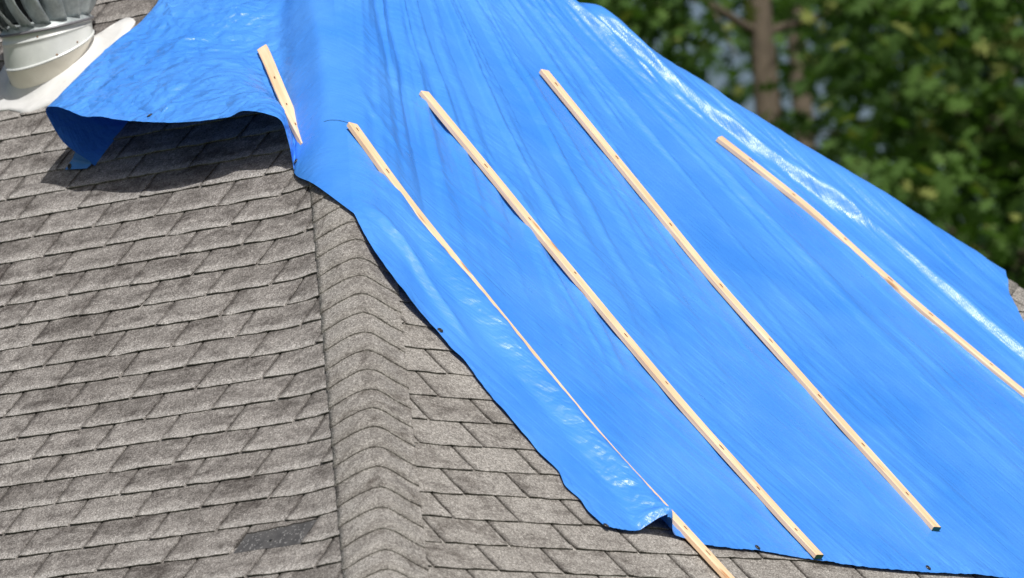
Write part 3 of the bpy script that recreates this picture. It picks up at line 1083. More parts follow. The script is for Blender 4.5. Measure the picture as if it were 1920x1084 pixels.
verts = []; faces = []
def addgrid(P, flip=False):
    b = len(verts); n0, n1 = P.shape[:2]
    verts.extend(map(tuple, P.reshape(-1, 3)))
    for i in range(n0 - 1):
        for j in range(n1 - 1):
            a = b + i * n1 + j
            q_ = (a, a + n1, a + n1 + 1, a + 1)
            faces.append(q_[::-1] if flip else q_)
addgrid(P1)
addgrid(P2, flip=False)
addgrid(tg)
me = bpy.data.meshes.new('sheet')
me.from_pydata(verts, [], faces)
_, _, amr, _ = polyline_dist(X, -Y / CP, ROLL_C, np.linspace(0.25, 1.0, len(ROLL_C)))
dr, _, _, _ = polyline_dist(X, -Y / CP, ROLL_C, ROLL_A)
cw1 = 0.10 + 0.75 * amr * np.exp(-(dr / 0.11) ** 2) + 0.25 * np.exp(-(dl / 0.07) ** 2)
cw2 = np.broadcast_to((0.12 + 0.88 * smooth(1.5, 5.0, cidx) * (1 - 0.6 * smooth(15.0, 16.5, cidx)))[None], P2.shape[:2])
crw = np.concatenate([cw1.ravel(), cw2.ravel(), np.full(tg.shape[0] * tg.shape[1], 0.2)])
bm = bmesh.new(); bm.from_mesh(me)
ly = bm.verts.layers.float.new('crumple')
bm.verts.ensure_lookup_table()
for v_, w_ in zip(bm.verts, crw): v_[ly] = float(w_)
bmesh.ops.remove_doubles(bm, verts=bm.verts, dist=0.0004)
bmesh.ops.recalc_face_normals(bm, faces=bm.faces)
if sum((f_.normal.z for f_ in bm.faces)) < 0:
    bmesh.ops.reverse_faces(bm, faces=bm.faces)
for f_ in bm.faces: f_.smooth = True
bm.to_mesh(me)
tarp_bvh = BVHTree.FromBMesh(bm)
bm.free()
me.materials.append(m_tarp)
tarp = empty('tarp', (0, 0, ZA))
tag(tarp, 'large shiny blue plastic tarp draped over the hip roof, nailed down with battens', 'tarp')
sheet = bpy.data.objects.new('sheet', me)
COL.objects.link(sheet)
child(sheet, tarp)


def cast(px, py):
    d = ray(px, py)
    loc, nrm, idx, dist = tarp_bvh.ray_cast(Vector(CAM), Vector(d))
    if loc is None: return None
    n = np.array(nrm)
    if n @ d > 0: n = -n
    return np.array(loc), n


def drop(P, n):
    """nearest tarp point along -n from P (for points on the roof plane)"""
    loc, nrm, idx, dist = tarp_bvh.ray_cast(Vector(P + n * 0.5), Vector(-n))
    return None if loc is None else np.array(loc)


# grommets
def grommet_mesh():
    bm = bmesh.new()
    R1, r = 0.0088, 0.0032
    ns, nt = 18, 6
    vs = [[bm.verts.new(((R1 + r * math.cos(t)) * math.cos(a), (R1 + r * math.cos(t)) * math.sin(a), 0.0016 + 0.6 * r * math.sin(t)))
           for t in np.linspace(0, 2 * math.pi, nt, endpoint=False)] for a in np.linspace(0, 2 * math.pi, ns, endpoint=False)]
    for i in range(ns):
        for j in range(nt):
            bm.faces.new((vs[i][j], vs[(i + 1) % ns][j], vs[(i + 1) % ns][(j + 1) % nt], vs[i][(j + 1) % nt]))
    me = bpy.data.meshes.new('grommet'); bm.to_mesh(me); bm.free()
    me.materials.append(m_brass)
    me.polygons.foreach_set('use_smooth', [True] * len(me.polygons))
    bm = bmesh.new(); bmesh.ops.create_circle(bm, cap_ends=True, segments=18, radius=0.0092)
    mh = bpy.data.meshes.new('hole'); bm.to_mesh(mh); bm.free(); mh.materials.append(m_hole)
    return me, mh


gm, gh = grommet_mesh()
for (a, b) in ((281, 217), (555, 303), (825, 620), (1136, 986), (1420, 1027), (1740, 1065), (131, 312)):
    c = cast(a, b)
    if c is None: continue
    P, n = c
    o = bpy.data.objects.new('grommet', gm); COL.objects.link(o)
    q_ = Vector(n).to_track_quat('Z', 'Y')
    o.rotation_euler = q_.to_euler(); o.location = P + n * 0.0008
    child(o, tarp)
    hl = bpy.data.objects.new('hole', gh); COL.objects.link(hl)
    hl.parent = o; hl.location = (0, 0, 0.0012)

# loose dark thread on the sheet by the second batten
tp = []
for (a, b) in ((608, 229), (620, 226.5), (635, 227), (652, 231)):
    c = cast(a, b)
    if c is not None: tp.append(c[0] + c[1] * 0.003 - np.array([0, 0, ZA]))
if len(tp) == 4:
    tq = resample(np.array(tp), 10)
    V = []; Fc = []
    for i in range(10):
        for k in range(5): V.append(tq[i] + 0.0010 * (math.cos(k * 1.2566) * rt + math.sin(k * 1.2566) * up))
    for i in range(9):
        for k in range(5): Fc.append((i * 5 + k, i * 5 + (k + 1) % 5, i * 5 + 5 + (k + 1) % 5, i * 5 + 5 + k))
    mesh_obj('thread', V, Fc, m_thread, tarp)

# ------------------------------------------------------------------ battens
def batten(pts, nrm, label, w=0.042, th=0.018, nails=(), green=False, loc=None):
    """wooden strip swept along world points (centre of its underside)"""
    Q = resample(np.array(pts), 60)
    T = np.gradient(Q, axis=0); T /= np.linalg.norm(T, axis=1, keepdims=True)
    if np.ndim(nrm) == 1: nn = np.tile(nrm, (60, 1))
    else: nn = np.array([np.interp(np.linspace(0, 1, 60), np.linspace(0, 1, len(nrm)), np.array(nrm)[:, k]) for k in range(3)]).T
    nn = nn - (nn * T).sum(1, keepdims=True) * T
    nn /= np.linalg.norm(nn, axis=1, keepdims=True)
    sd = np.cross(T, nn)
    ch = 0.0022
    sec = [(-w / 2, 0), (w / 2, 0), (w / 2, th - ch), (w / 2 - ch, th), (-w / 2 + ch, th), (-w / 2, th - ch)]
    root = empty('batten', tuple(Q[-1]))
    tag(root, label, 'batten', 'pine battens holding the tarp down')
    V = []; Fc = []; UV = []
    Ls = np.concatenate([[0], np.cumsum(np.linalg.norm(np.diff(Q, axis=0), axis=1))])
    m_ = len(sec)
    for i in range(60):
        for (a, b) in sec: V.append(Q[i] + sd[i] * a + nn[i] * b - Q[-1])
    for i in range(59):
        for j in range(m_):
            Fc.append((i * m_ + j, i * m_ + (j + 1) % m_, (i + 1) * m_ + (j + 1) % m_, (i + 1) * m_ + j))
    Fc.append(tuple(range(m_ - 1, -1, -1)))
    end = tuple(59 * m_ + j for j in range(m_))
    Fc.append(end)
    o = mesh_obj('strip', V, Fc, m_wood, root)
    acc = [0]
    for j in range(1, m_ + 1):
        a, b = sec[j - 1], sec[j % m_]
        acc.append(acc[-1] + math.hypot(a[0] - b[0], a[1] - b[1]))
    uvl = o.data.uv_layers.new(name='UVMap')
    off = random.random() * 20
    for p in o.data.polygons:
        for li in p.loop_indices:
            vi = o.data.loops[li].vertex_index
            i, j = divmod(vi, m_)
            wrap = acc[m_] if (j == 0 and len(p.vertices) == 4 and (m_ - 1) in [q_ % m_ for q_ in p.vertices]) else acc[j]
            uvl.data[li].uv = (Ls[i] + off, wrap)
    if green:
        e = 59
        P = [Q[e] + sd[e] * a + nn[e] * b + T[e] * 0.0012 - Q[-1] for (a, b) in sec]
        P2_ = [p - T[e] * 0.0010 for p in P]
        g_ = mesh_obj('painted_end', P + P2_, [tuple(range(m_))] + [(j, (j + 1) % m_, m_ + (j + 1) % m_, m_ + j)[::-1] for j in range(m_)], m_green, root)
        g_['label'] = 'green painted cut end'
    for f_ in nails:
        i = int(f_ * 59)
        c = Q[i] + nn[i] * (th + 0.0004) + sd[i] * random.uniform(-0.004, 0.006)
        l = random.uniform(0.008, 0.017); wd = random.uniform(0.0022, 0.0036)
        poly = [(-l, 0), (-l * .5, -wd), (l * .6, -wd * .8), (l, 0), (l * .5, wd * .8), (-l * .6, wd)]
        nv = [c + T[i] * a + sd[i] * b - Q[-1] for a, b in poly]
        nv += [p + nn[i] * 0.0008 for p in nv]
        mesh_obj('nail', nv, [(6, 7, 8, 9, 10, 11)] + [(j, (j + 1) % 6, 6 + (j + 1) % 6, 6 + j) for j in range(6)], m_nail, root)
    return root


def along(pxs, n, lift):
    out = []
    for (a, b) in pxs:
        P = foot(a, b, n, lift + 0.009)
        D = drop(P, n)
        out.append(P + n * lift if D is None else P + n * max(lift, (D - P) @ n * 0.0 + lift))
    return out


def on_tarp(pxs, n, smoothing=True, add=0.001):
    """follow the tarp under the pixel line, smoothed the way a stiff strip would"""
    pts = resample(np.array(pxs, float), 24)
    hs = []
    for (a, b) in pts:
        P = foot(a, b, n, 0.03)
        D = drop(P, n)
        hs.append(0.014 if D is None else (D - P) @ n)
    hs = np.array(hs)
    x = np.linspace(-1, 1, len(hs))
    co = np.polyfit(x, hs, 2)
    hf = np.polyval(co, x)
    hf = hf + max(0, np.percentile(hs - hf, 84)) + add
    return [foot(a, b, n, hh + 0.018) + n * hh for (a, b), hh in zip(pts, hf)]


b3 = [(797, 171), (860, 247), (925, 326), (995, 412), (1085, 521), (1182, 638), (1290, 766), (1390, 878), (1470, 967), (1538, 1040)]
b4 = [(1022, 131), (1075, 196), (1150, 288), (1240, 398), (1340, 520), (1450, 644), (1560, 768), (1660, 879), (1758, 988)]
b5 = [(1350, 256), (1420, 310), (1520, 390), (1620, 480), (1720, 568), (1830, 660), (1930, 742), (2010, 806)]
batten(on_tarp(b3, NB), NB, 'longest pine batten with green end, its foot on the tarp hem', nails=(.17, .30, .42, .55, .66, .78, .88, .96), green=True)
batten(on_tarp(b4, NB), NB, 'pine batten with green end stopping short of the tarp hem', nails=(.05, .22, .36, .50, .62, .74, .84, .94), green=True)
batten(on_tarp(b5, NB), NB, 'pine batten beside the shiny fold nearest the trees', nails=(.10, .22, .36, .5, .62, .78))
b2 = [(662, 232), (752, 356), (850, 480), (992, 655), (1134, 827), (1252, 955), (1312, 1020), (1400, 1116)]
p2 = []
for qi, (a, b) in enumerate(resample(np.array(b2, float), 20)):
    hh = 0.020
    if qi < 8:
        P = foot(a, b, NB, 0.05); D = drop(P, NB)
        wq = smooth(8, 4, qi) if False else 1 - smooth(3, 8, qi)
        if D is not None: hh = hh * (1 - wq) + ((D - P) @ NB + 0.002) * wq
    p2.append(foot(a, b, NB, hh + 0.016) + NB * hh)
batten(p2, NB, 'pine batten half buried by the rolled tarp edge, running out onto shingles', nails=(.03, .12, .88, .92))
b1 = [(490, 88), (503, 118), (521, 165), (540, 212), (556, 248), (567, 272)]
pp = resample(np.array(b1, float), 12)
hs = []
for (a, b) in pp:
    P = foot(a, b, NA, 0.06); D = drop(P, NA)
    hs.append(0.04 if D is None else (D - P) @ NA)
print('b1 heights', np.round(hs, 3))
hs = np.array(hs); co = np.polyfit(np.arange(12), hs, 1); hf = hs[0] + 0.004 + (0.5 * (hs[-1] + hs[-2]) - 0.029 - hs[0]) * np.linspace(0, 1, 12)
p1 = np.array([foot(a, b, NA, hh + 0.018) + NA * hh for (a, b), hh in zip(pp, hf)])
tw_ = rt * 0.78 + up * 0.6
batten(p1, [NA * (1 - w_) + tw_ * w_ for w_ in np.linspace(0, 0.62, 8)], 'short pine batten at the fold between the tented flap and the slope', nails=(.33, .6, .8))

# ------------------------------------------------------------------ turbine vent
CX = np.array([96.0, 122.0])
B0 = on(CX[0], CX[1], NA, 0.012)
vent = empty('turbine_vent', tuple(B0))
tag(vent, 'white and galvanised spinning turbine roof vent beside the tarp flap', 'roof vent')


def camdir(a, b, c):
    v = rt * a + up * b - fw * c
    return v / np.linalg.norm(v)


def screen_pt(px, py, ref, toward=0.0):
    """point on the pixel's ray at the depth of ref, moved towards the camera"""
    d = ray(px, py)
    depth = (ref - CAM) @ fw - toward
    return CAM + d * depth / (d @ fw)


AX1 = NA
AX2 = camdir(-.37, .90, .26)
AX3 = camdir(-.20, .977, .09)
C1 = screen_pt(92, 93, B0, 0.045)
C2 = screen_pt(87, 50, B0, 0.062)


def ring_pts(c, ax, r, n=64):
    e1 = np.cross(ax, np.array([0, 0, 1.0]) if abs(ax[2]) < 0.9 else np.array([1.0, 0, 0])); e1 /= np.linalg.norm(e1)
    # fixed reference so rings do not twist
    e1 = rt - (rt @ ax) * ax; e1 /= np.linalg.norm(e1)
    e2 = np.cross(ax, e1)
    th = np.linspace(0, 2 * math.pi, n, endpoint=False)
    return c + r * (np.cos(th)[:, None] * e1 + np.sin(th)[:, None] * e2)


def loft(name, rings, mat, parent, origin, caps=False):
    n = len(rings[0]); V = np.vstack(rings) - origin; Fc = []
    for k in range(len(rings) - 1):
        for i in range(n):
            Fc.append((k * n + i, k * n + (i + 1) % n, (k + 1) * n + (i + 1) % n, (k + 1) * n + i))
    if caps: Fc.append(tuple(range((len(rings) - 1) * n, len(rings) * n)))
    o = mesh_obj(name, V, Fc, mat, parent, smooth=True)
    return o


def blend_ring(c0, a0, r0_, c1, a1, r1, t):
    a = a0 * (1 - t) + a1 * t; a = a / np.linalg.norm(a)
    return ring_pts(c0 * (1 - t) + c1 * t, a, r0_ * (1 - t) + r1 * t)


# flashing sheet on the shingles with ragged sealed edge
qf = np.random.default_rng(3)
e_x, e_y = AXA[0], AXA[1]
out = []
corner = [(-.30, -.255), (-.09, -.262), (.00, -.287), (.064, -.318), (.11, -.312), (.166, -.292), (.26, -.29), (.34, -.285), (.345, .10), (.335, .20), (.275, .238), (.225, .225), (.185, .158), (.135, .152), (.07, .19), (-.07, .19), (-.18, .165), (-.30, .165), (-.31, .0)]
outline = resample(np.array(corner + [corner[0]], float), 97)[:-1]
outline += qf.normal(0, 0.0022, outline.shape)
fl_rings = []
prof = [(0.176, 0.010 + 0.034), (0.196, 0.010 + 0.016), (0.212, 0.010 + 0.006), (0.24, 0.0135)]
ths = np.arctan2(outline[:, 1], outline[:, 0])
V = []; Fc = []
nn_ = len(outline)
base_pl = B0 - NA * 0.012
for (rr_full, hh) in prof:
    for (ox, oy), t in zip(outline, ths):
        rr_ = min(rr_full, 0.985 * math.hypot(ox, oy)) if rr_full > 0.18 else rr_full
        V.append(base_pl + e_x * rr_ * math.cos(t) + e_y * rr_ * math.sin(t) + NA * hh)
for f_, hh in ((0.55, 0.0135), (1.0, 0.0125)):
    for (ox, oy), t in zip(outline, ths):
        rq = min(0.24, 0.985 * math.hypot(ox, oy)); ix, iy = rq * math.cos(t), rq * math.sin(t)
        V.append(base_pl + e_x * (ix + (ox - ix) * f_) + e_y * (iy + (oy - iy) * f_) + NA * (hh + qf.normal(0, 0.0008)))
for (ox, oy) in outline: V.append(base_pl + e_x * ox + e_y * oy + NA * 0.006)
for k in range(6):
    for i in range(nn_):
        a, b = k * nn_ + i, k * nn_ + (i + 1) % nn_
        Fc.append((a, a + nn_, b + nn_, b))
mesh_obj('flashing', np.array(V) - B0, Fc, m_flash, vent, smooth=True)
# neck: base cone, then the tilted upper collar
rings = [ring_pts(B0 + AX1 * 0.0, AX1, 0.186)] + [blend_ring(B0 + AX1 * 0.004, AX1, 0.180, C1 - AX2 * 0.006, AX2, 0.190, t) for t in np.linspace(0, 1, 8)]
neck = loft('neck', rings, m_neck, vent, B0)


def bead(name, c, ax, r, rad, mat, parent, origin):
    rs = []
    for t in np.linspace(0, 2 * math.pi, 9):
        rs.append(ring_pts(c + ax * rad * math.sin(t), ax, r + rad * math.cos(t)))
    return loft(name, rs, mat, parent, origin)


rings = [blend_ring(C1, AX2, 0.189, C2, AX3, 0.181, t) for t in np.linspace(0, 0.70, 7)] + [blend_ring(C1, AX2, 0.1925, C2, AX3, 0.184, t) for t in (0.71, 0.75)] + [blend_ring(C1, AX2, 0.188, C2, AX3, 0.182, t) for t in (0.77, 0.9, 1.0)]
collar = loft('collar', rings, m_collar, vent, B0)
bead('lower_rim', C1, AX2, 0.191, 0.0048, m_collar, vent, B0)
bead('upper_rim', C2, AX3, 0.1895, 0.0055, m_rim, vent, B0)
# turbine head
HH = 0.30
def head_r(t): return 0.178 + 0.085 * math.sin(math.pi * (0.08 + 0.92 * t) * 0.80) ** 1.1 if t < 1 else 0.17
rings = [ring_pts(C2 + AX3 * 0.004, AX3, 0.188), ring_pts(C2 + AX3 * 0.022, AX3, 0.176), ring_pts(C2 + AX3 * 0.036, AX3, 0.158)]
loft('skirt', rings, m_galv, vent, B0)
top_c = C2 + AX3 * HH
rings = [ring_pts(top_c, AX3, 0.20), ring_pts(top_c + AX3 * 0.012, AX3, 0.195), ring_pts(top_c + AX3 * 0.045, AX3, 0.12), ring_pts(top_c + AX3 * 0.058, AX3, 0.02)]
loft('dome', rings, m_galv, vent, B0, caps=True)
rings = [ring_pts(C2 + AX3 * 0.02, AX3, 0.11), ring_pts(top_c, AX3, 0.11)]
m_dark = simple('dark_interior', (0.02, 0.022, 0.025), 0.9)
loft('inner_core', rings, m_dark, vent, B0)
e1 = rt - (rt @ AX3) * AX3; e1 /= np.linalg.norm(e1); e2 = np.cross(AX3, e1)
NBL = 17
blade_me = None
for k in range(NBL):
    th0 = 2 * math.pi * k / NBL
    V = []; Fc = []
    nz, nx = 14, 5
    for i in range(nz + 1):
        t = i / nz
        rr_ = 0.165 + 0.088 * math.sin(math.pi * (0.04 + 0.86 * t)) ** 0.8
        z = 0.016 + t * (HH - 0.016)
        for j in range(nx + 1):
            u = j / nx
            # vane: outer lip sweeps ahead, inner edge behind, belly curved
            rad_ = rr_ - 0.052 * u ** 1.15 * (0.35 + 0.65 * math.sin(math.pi * min(1, t * 1.0 + 0.04)))
            an = th0 - 0.36 * u - 0.10 * math.sin(math.pi * t) + 0.10 * (1 - t) ** 3
            V.append(C2 + AX3 * z + rad_ * (math.cos(an) * e1 + math.sin(an) * e2) - B0)
    for i in range(nz):
        for j in range(nx):
            a = i * (nx + 1) + j
            Fc.append((a, a + 1, a + nx + 2, a + nx + 1))
    o = mesh_obj('blade', V, Fc, m_galv, vent, smooth=True)
    sol = o.modifiers.new('thick', 'SOLIDIFY'); sol.thickness = 0.0012; sol.offset = 0
# rivets round the rim and rusty screws in the neck
def stud(name, P, n, r, mat):
    bm = bmesh.new(); bmesh.ops.create_uvsphere(bm, u_segments=8, v_segments=5, radius=r)
    me = bpy.data.meshes.new(name); bm.to_mesh(me); bm.free(); me.materials.append(mat)
    o = bpy.data.objects.new(name, me); COL.objects.link(o)
    o.parent = vent; o.location = Vector(P - B0); o.scale = (1, 1, 0.6)
    o.rotation_euler = Vector(n).to_track_quat('Z', 'Y').to_euler()
for k in range(NBL):
    an = 2 * math.pi * (k + 0.15) / NBL
    d = math.cos(an) * e1 + math.sin(an) * e2
    stud('rivet', C2 + AX3 * 0.0165 + d * 0.181, (d + AX3) / 1.414, 0.0035, m_galv)
vbv = BVHTree.FromPolygons([Vector(v.co) + Vector(B0) for o_ in (neck, collar) for v in o_.data.vertices],
                           [tuple(p.vertices) for p in neck.data.polygons] + [tuple(i + len(neck.data.vertices) for i in p.vertices) for p in collar.data.polygons])
for (a, b) in ((107, 103), (145, 79), (70, 69), (152, 134)):
    loc, nrm, i, d = vbv.ray_cast(Vector(CAM), Vector(ray(a, b)))
    if loc is not None:
        n = np.array(nrm)
        if n @ ray(a, b) > 0: n = -n
        stud('screw', np.array(loc), n, 0.0055 if a == 107 else 0.0042, m_rust)

# ------------------------------------------------------------------ trees
def leaf_mat(name, dark, light, yellow):
    M = Mat(name)
    at = M.n('ShaderNodeAttribute'); at.attribute_name = 'tone'
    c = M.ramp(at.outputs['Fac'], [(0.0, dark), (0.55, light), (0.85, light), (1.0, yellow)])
    M.set(Base_Color=c, Roughness=0.7)
    M.b.inputs['Specular IOR Level'].default_value = 0.2
    tr = M.n('ShaderNodeBsdfTranslucent')
    M.l(M.mix(1.0, c, (1.1, 1.3, 0.5), 'MULTIPLY'), tr.inputs['Color'])
    mx = M.n('ShaderNodeMixShader'); mx.inputs[0].default_value = 0.35
    M.l(M.b.outputs[0], mx.inputs[1]); M.l(tr.outputs[0], mx.inputs[2])
    M.l(mx.outputs[0], M.out.inputs['Surface'])
    return M.m


m_leaf = leaf_mat('oak_leaf', (0.011, 0.034, 0.008), (0.075, 0.145, 0.030), (0.19, 0.22, 0.06))
m_leaf2 = leaf_mat('far_leaf', (0.010, 0.029, 0.010), (0.042, 0.088, 0.024), (0.10, 0.13, 0.04))


def bark_mat():
    M = Mat('bark')
    p = M.pos()
    mp = M.n('ShaderNodeMapping'); M.l(p, mp.inputs[0]); mp.inputs['Scale'].default_value = (1, 1, 0.22)
    f = M.noise(mp.outputs[0], 38, 5, 0.65)
    M.set(Base_Color=M.ramp(f, [(0.3, (0.05, 0.040, 0.028)), (0.7, (0.14, 0.112, 0.080))]), Roughness=0.9, Normal=M.bump(f, 0.7, 0.02))
    return M.m


m_bark = bark_mat()
# pin-oak leaf outline (half), mirrored
half = [(0.0, 0.0), (0.02, 0.14), (0.22, 0.24), (0.06, 0.34), (0.36, 0.56), (0.08, 0.58), (0.24, 0.84), (0.05, 0.82), (0.0, 1.04)]
LEAF = half + [(-x, y) for x, y in half[-2:0:-1]]


def tube(path, radii, n=9):
    path = np.array(path, float); V = []; Fc = []
    T = np.gradient(path, axis=0); T /= np.linalg.norm(T, axis=1, keepdims=True)
    ref = np.array([1.0, 0.13, 0.05])
    for i, (p, r) in enumerate(zip(path, radii)):
        e1_ = np.cross(T[i], ref); e1_ /= np.linalg.norm(e1_); e2_ = np.cross(T[i], e1_)
        for a in np.linspace(0, 2 * math.pi, n, endpoint=False):
            V.append(p + r * (math.cos(a) * e1_ + math.sin(a) * e2_))
    for i in range(len(path) - 1):
        for j in range(n):
            Fc.append((i * n + j, i * n + (j + 1) % n, (i + 1) * n + (j + 1) % n, (i + 1) * n + j))
    Fc.append(tuple((len(path) - 1) * n + j for j in range(n)))
    return V, Fc


def leaves_mesh(name, C, size, tone, q, mat, lobed=True, droop=0.5):
    n = len(C)
    L = np.array(LEAF if lobed else [(0, 0), (.3, .35), (.28, .7), (0, 1.0), (-.28, .7), (-.3, .35)])
    m_ = len(L)
    # leaf frame: along direction mostly outward and drooping
    az = q.uniform(0, 2 * math.pi, n)
    dz = -np.abs(q.normal(droop, 0.45, n))
    d = np.stack([np.cos(az), np.sin(az), dz], -1); d /= np.linalg.norm(d, axis=1, keepdims=True)
    rv = q.normal(size=(n, 3)) * 0.6 + np.array([0, 0, 1.0])
    s = np.cross(d, rv); s /= np.linalg.norm(s, axis=1, keepdims=True)
    nr = np.cross(s, d)
    sz = size * q.uniform(0.7, 1.25, n)
    V = (C[:, None] + sz[:, None, None] * (L[None, :, 0:1] * s[:, None] * 1.25 + L[None, :, 1:2] * d[:, None] + (np.abs(L[None, :, 0:1]) * 0.5 - 0.25 * L[None, :, 1:2] ** 2) * nr[:, None] * q.uniform(-0.2, 0.9, n)[:, None, None]))
    V = V.reshape(-1, 3)
    me = bpy.data.meshes.new(name)
    me.vertices.add(n * m_); me.vertices.foreach_set('co', V.ravel())
    me.loops.add(n * m_); me.loops.foreach_set('vertex_index', np.arange(n * m_))
    me.polygons.add(n); me.polygons.foreach_set('loop_start', np.arange(n) * m_)
    me.polygons.foreach_set('loop_total', np.full(n, m_))
    me.update(calc_edges=True)
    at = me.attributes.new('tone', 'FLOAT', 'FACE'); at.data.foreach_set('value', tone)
    me.materials.append(mat)
    return me


DS = 1.22


def tree(base, height, tr, crown_c, crown_r, nleaf, size, seed, label, limbs, mat=m_leaf, lean=(0, 0), clumps=60, trunk_top=0.92, lobed=True, name='oak_tree', bare=0.0, yellow=0.035):
    q = np.random.default_rng(seed)
    height *= DS; tr *= DS; crown_r = tuple(c * DS for c in crown_r); nleaf = int(nleaf * 1.5); bare *= DS
    up_z = lambda z: 1.65 + (z - 1.65) * DS
    crown_c = (crown_c[0] * DS, crown_c[1] * DS, up_z(crown_c[2]))
    limbs = [(up_z(z0), az, ln * DS, rise, r_ * DS) for (z0, az, ln, rise, r_) in limbs]
    base = np.array([base[0], base[1], 0.0])
    root = empty(name, tuple(base))
    tag(root, label, 'tree', 'trees behind the roof')
    zs = np.linspace(0, height * trunk_top, 26)
    path = np.stack([lean[0] * zs + 0.05 * np.sin(zs * 0.7 + seed) * (zs / height), lean[1] * zs + 0.05 * np.cos(zs * 0.9 + seed) * (zs / height), zs], -1)
    rad = tr * (1.25 - 0.95 * zs / height) * (1 + 0.5 * np.exp(-zs / 0.4)) * (1 + 0.04 * q.normal(size=26))
    V, Fc = tube(path, rad, 14)
    trunk = mesh_obj('trunk', V, Fc, m_bark, root, smooth=True)
    # limbs with side twigs
    tips = []
    for (z0, az, ln, rise, r_) in limbs:
        i = int(np.clip(np.searchsorted(zs, z0), 1, 24))
        p0 = path[i]
        d = np.array([math.cos(az), math.sin(az), 0])
        ts = np.linspace(0, 1, 12)
        side = np.array([-d[1], d[0], 0])
        wob = q.normal(0, 0.06, 12).cumsum() * 0.4
        pts = np.array([p0 + d * ln * t + np.array([0, 0, 1]) * (rise * ln * t - 0.25 * ln * t * t * max(0, 0.5 - rise)) + side * wob[k] * ln * 0.25 for k, t in enumerate(ts)])
        V, Fc = tube(pts, r_ * (1 - 0.8 * ts), 8)
        mesh_obj('limb', V, Fc, m_bark, trunk, smooth=True)
        for _ in range(7):
            k = q.integers(3, 12); a2 = az + q.uniform(-1.2, 1.2); l2 = ln * q.uniform(0.2, 0.45)
            dd = np.array([math.cos(a2), math.sin(a2), q.uniform(-0.5, 0.5)])
            tw = np.array([pts[k] + dd * l2 * t - np.array([0, 0, 0.15]) * l2 * t * t for t in np.linspace(0, 1, 6)])
            V, Fc = tube(tw, r_ * 0.32 * (1 - 0.75 * np.linspace(0, 1, 6)), 6)
            mesh_obj('twig', V, Fc, m_bark, trunk, smooth=True)
            tips += [tw[2], tw[4], tw[5]]
        tips += [pts[6], pts[9], pts[11]]
    # leaf clumps: around the twigs and through the crown
    cc = np.array(crown_c); cr_ = np.array(crown_r)
    d = q.normal(size=(clumps, 3)); d /= np.linalg.norm(d, axis=1, keepdims=True)
    cl = cc + d * cr_ * (q.uniform(0.15, 1.0, clumps) ** 0.45)[:, None]
    cl = np.vstack([cl, np.array(tips) if tips else cl[:0]])
    w = q.uniform(0.4, 1.6, len(cl)); w /= w.sum()
    idx = q.choice(len(cl), nleaf, p=w)
    sp = np.array([0.36, 0.36, 0.27]) * (cr_.mean() / 3.0) ** 0.5
    C = cl[idx] + q.normal(size=(nleaf, 3)) * sp
    ct = q.normal(0.42, 0.16, len(cl))
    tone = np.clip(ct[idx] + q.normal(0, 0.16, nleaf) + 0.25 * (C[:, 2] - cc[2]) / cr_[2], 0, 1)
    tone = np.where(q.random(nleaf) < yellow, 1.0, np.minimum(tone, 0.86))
    if bare:     # no foliage on the house side of the stem
        lat = C[:, 0] * r0[0] + C[:, 1] * r0[1]; aw_ = C[:, 0] * away_h[0] + C[:, 1] * away_h[1]
        keep = ~((np.abs(lat) < bare) & (aw_ < 0.15))
        C = C[keep]; tone = tone[keep]
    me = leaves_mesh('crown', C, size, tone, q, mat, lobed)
    o = bpy.data.objects.new('crown', me); COL.objects.link(o); o.parent = root
    o['kind'] = 'stuff'
    return root


def at_px(px, d):
    v = ray(px, 250); v = v * d * DS / (v @ fw)
    return (CAM + v)[:2]


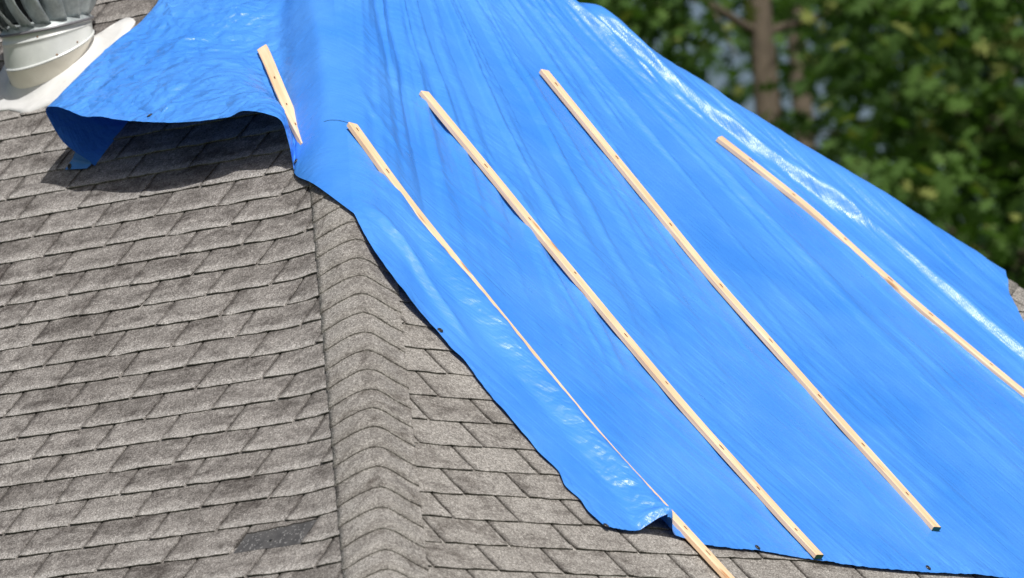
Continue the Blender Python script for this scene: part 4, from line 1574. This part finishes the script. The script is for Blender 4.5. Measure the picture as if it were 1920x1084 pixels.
AZ = math.atan2(r0[1], r0[0])          # azimuth of image right
bt = at_px(1432, 46.0)
tree(bt, 12.5, 0.115, (1.9, 1.7, 7.8), (2.6, 2.6, 3.0), 5400, 0.19, 21,
     'oak with a straight brown trunk showing beyond the roof', lean=(0.004, 0), bare=0.34,
     limbs=[(7.12, AZ + math.pi, 1.8, 0.22, 0.032), (5.9, AZ + 0.1, 2.2, 0.28, 0.04), (8.6, AZ - 0.7, 1.9, 0.1, 0.032), (6.4, AZ + 2.4, 2.0, 0.3, 0.03),
            (8.4, AZ + 0.5, 2.0, 0.3, 0.03), (8.2, AZ - 2.2, 1.8, 0.3, 0.03), (5.4, AZ - 0.4, 2.3, 0.2, 0.04)])
bt = at_px(2150, 44.0)
tree(bt, 11.0, 0.15, (-0.3, 0.4, 7.2), (1.5, 1.5, 2.4), 3600, 0.19, 33,
     'oak with yellow-green leaves at the right end of the roof', yellow=0.11, limbs=[(5.9, AZ + math.pi - 0.2, 2.6, 0.25, 0.05), (6.6, AZ + math.pi + 0.5, 2.2, 0.2, 0.04), (5.2, AZ + math.pi - 0.6, 2.2, 0.3, 0.04), (7.4, AZ + 2.6, 1.8, 0.2, 0.03)])
bt = at_px(1500, 52.0)
tree(bt, 13.0, 0.11, (0, 0, 8.0), (3.2, 3.2, 3.6), 3200, 0.19, 45, 'darker slim oak standing close behind the brown trunk', mat=m_leaf2,
     limbs=[(6.5, AZ, 2.0, 0.3, 0.04), (7.5, AZ + math.pi, 2.0, 0.3, 0.04)])
bt = at_px(1180, 60.0)
tree(bt, 14.0, 0.18, (0, 0, 8.3), (3.4, 3.4, 4.2), 2500, 0.22, 52, 'dark leafy tree at the top left of the tree line', mat=m_leaf2, lobed=False, name='leafy_tree',
     limbs=[(6.5, AZ, 2.4, 0.3, 0.05), (7.5, AZ + math.pi, 2.4, 0.3, 0.05)])
bt = at_px(1880, 62.0)
tree(bt, 14.0, 0.18, (0, 0, 7.9), (3.6, 3.6, 4.4), 2600, 0.22, 61, 'dark leafy tree filling the gaps at far right', mat=m_leaf2, lobed=False, name='leafy_tree',
     limbs=[(6.5, AZ, 2.4, 0.3, 0.05), (7.5, AZ + math.pi, 2.4, 0.3, 0.05)])
print('visible tabs', vis[0], 'verts', len(verts))
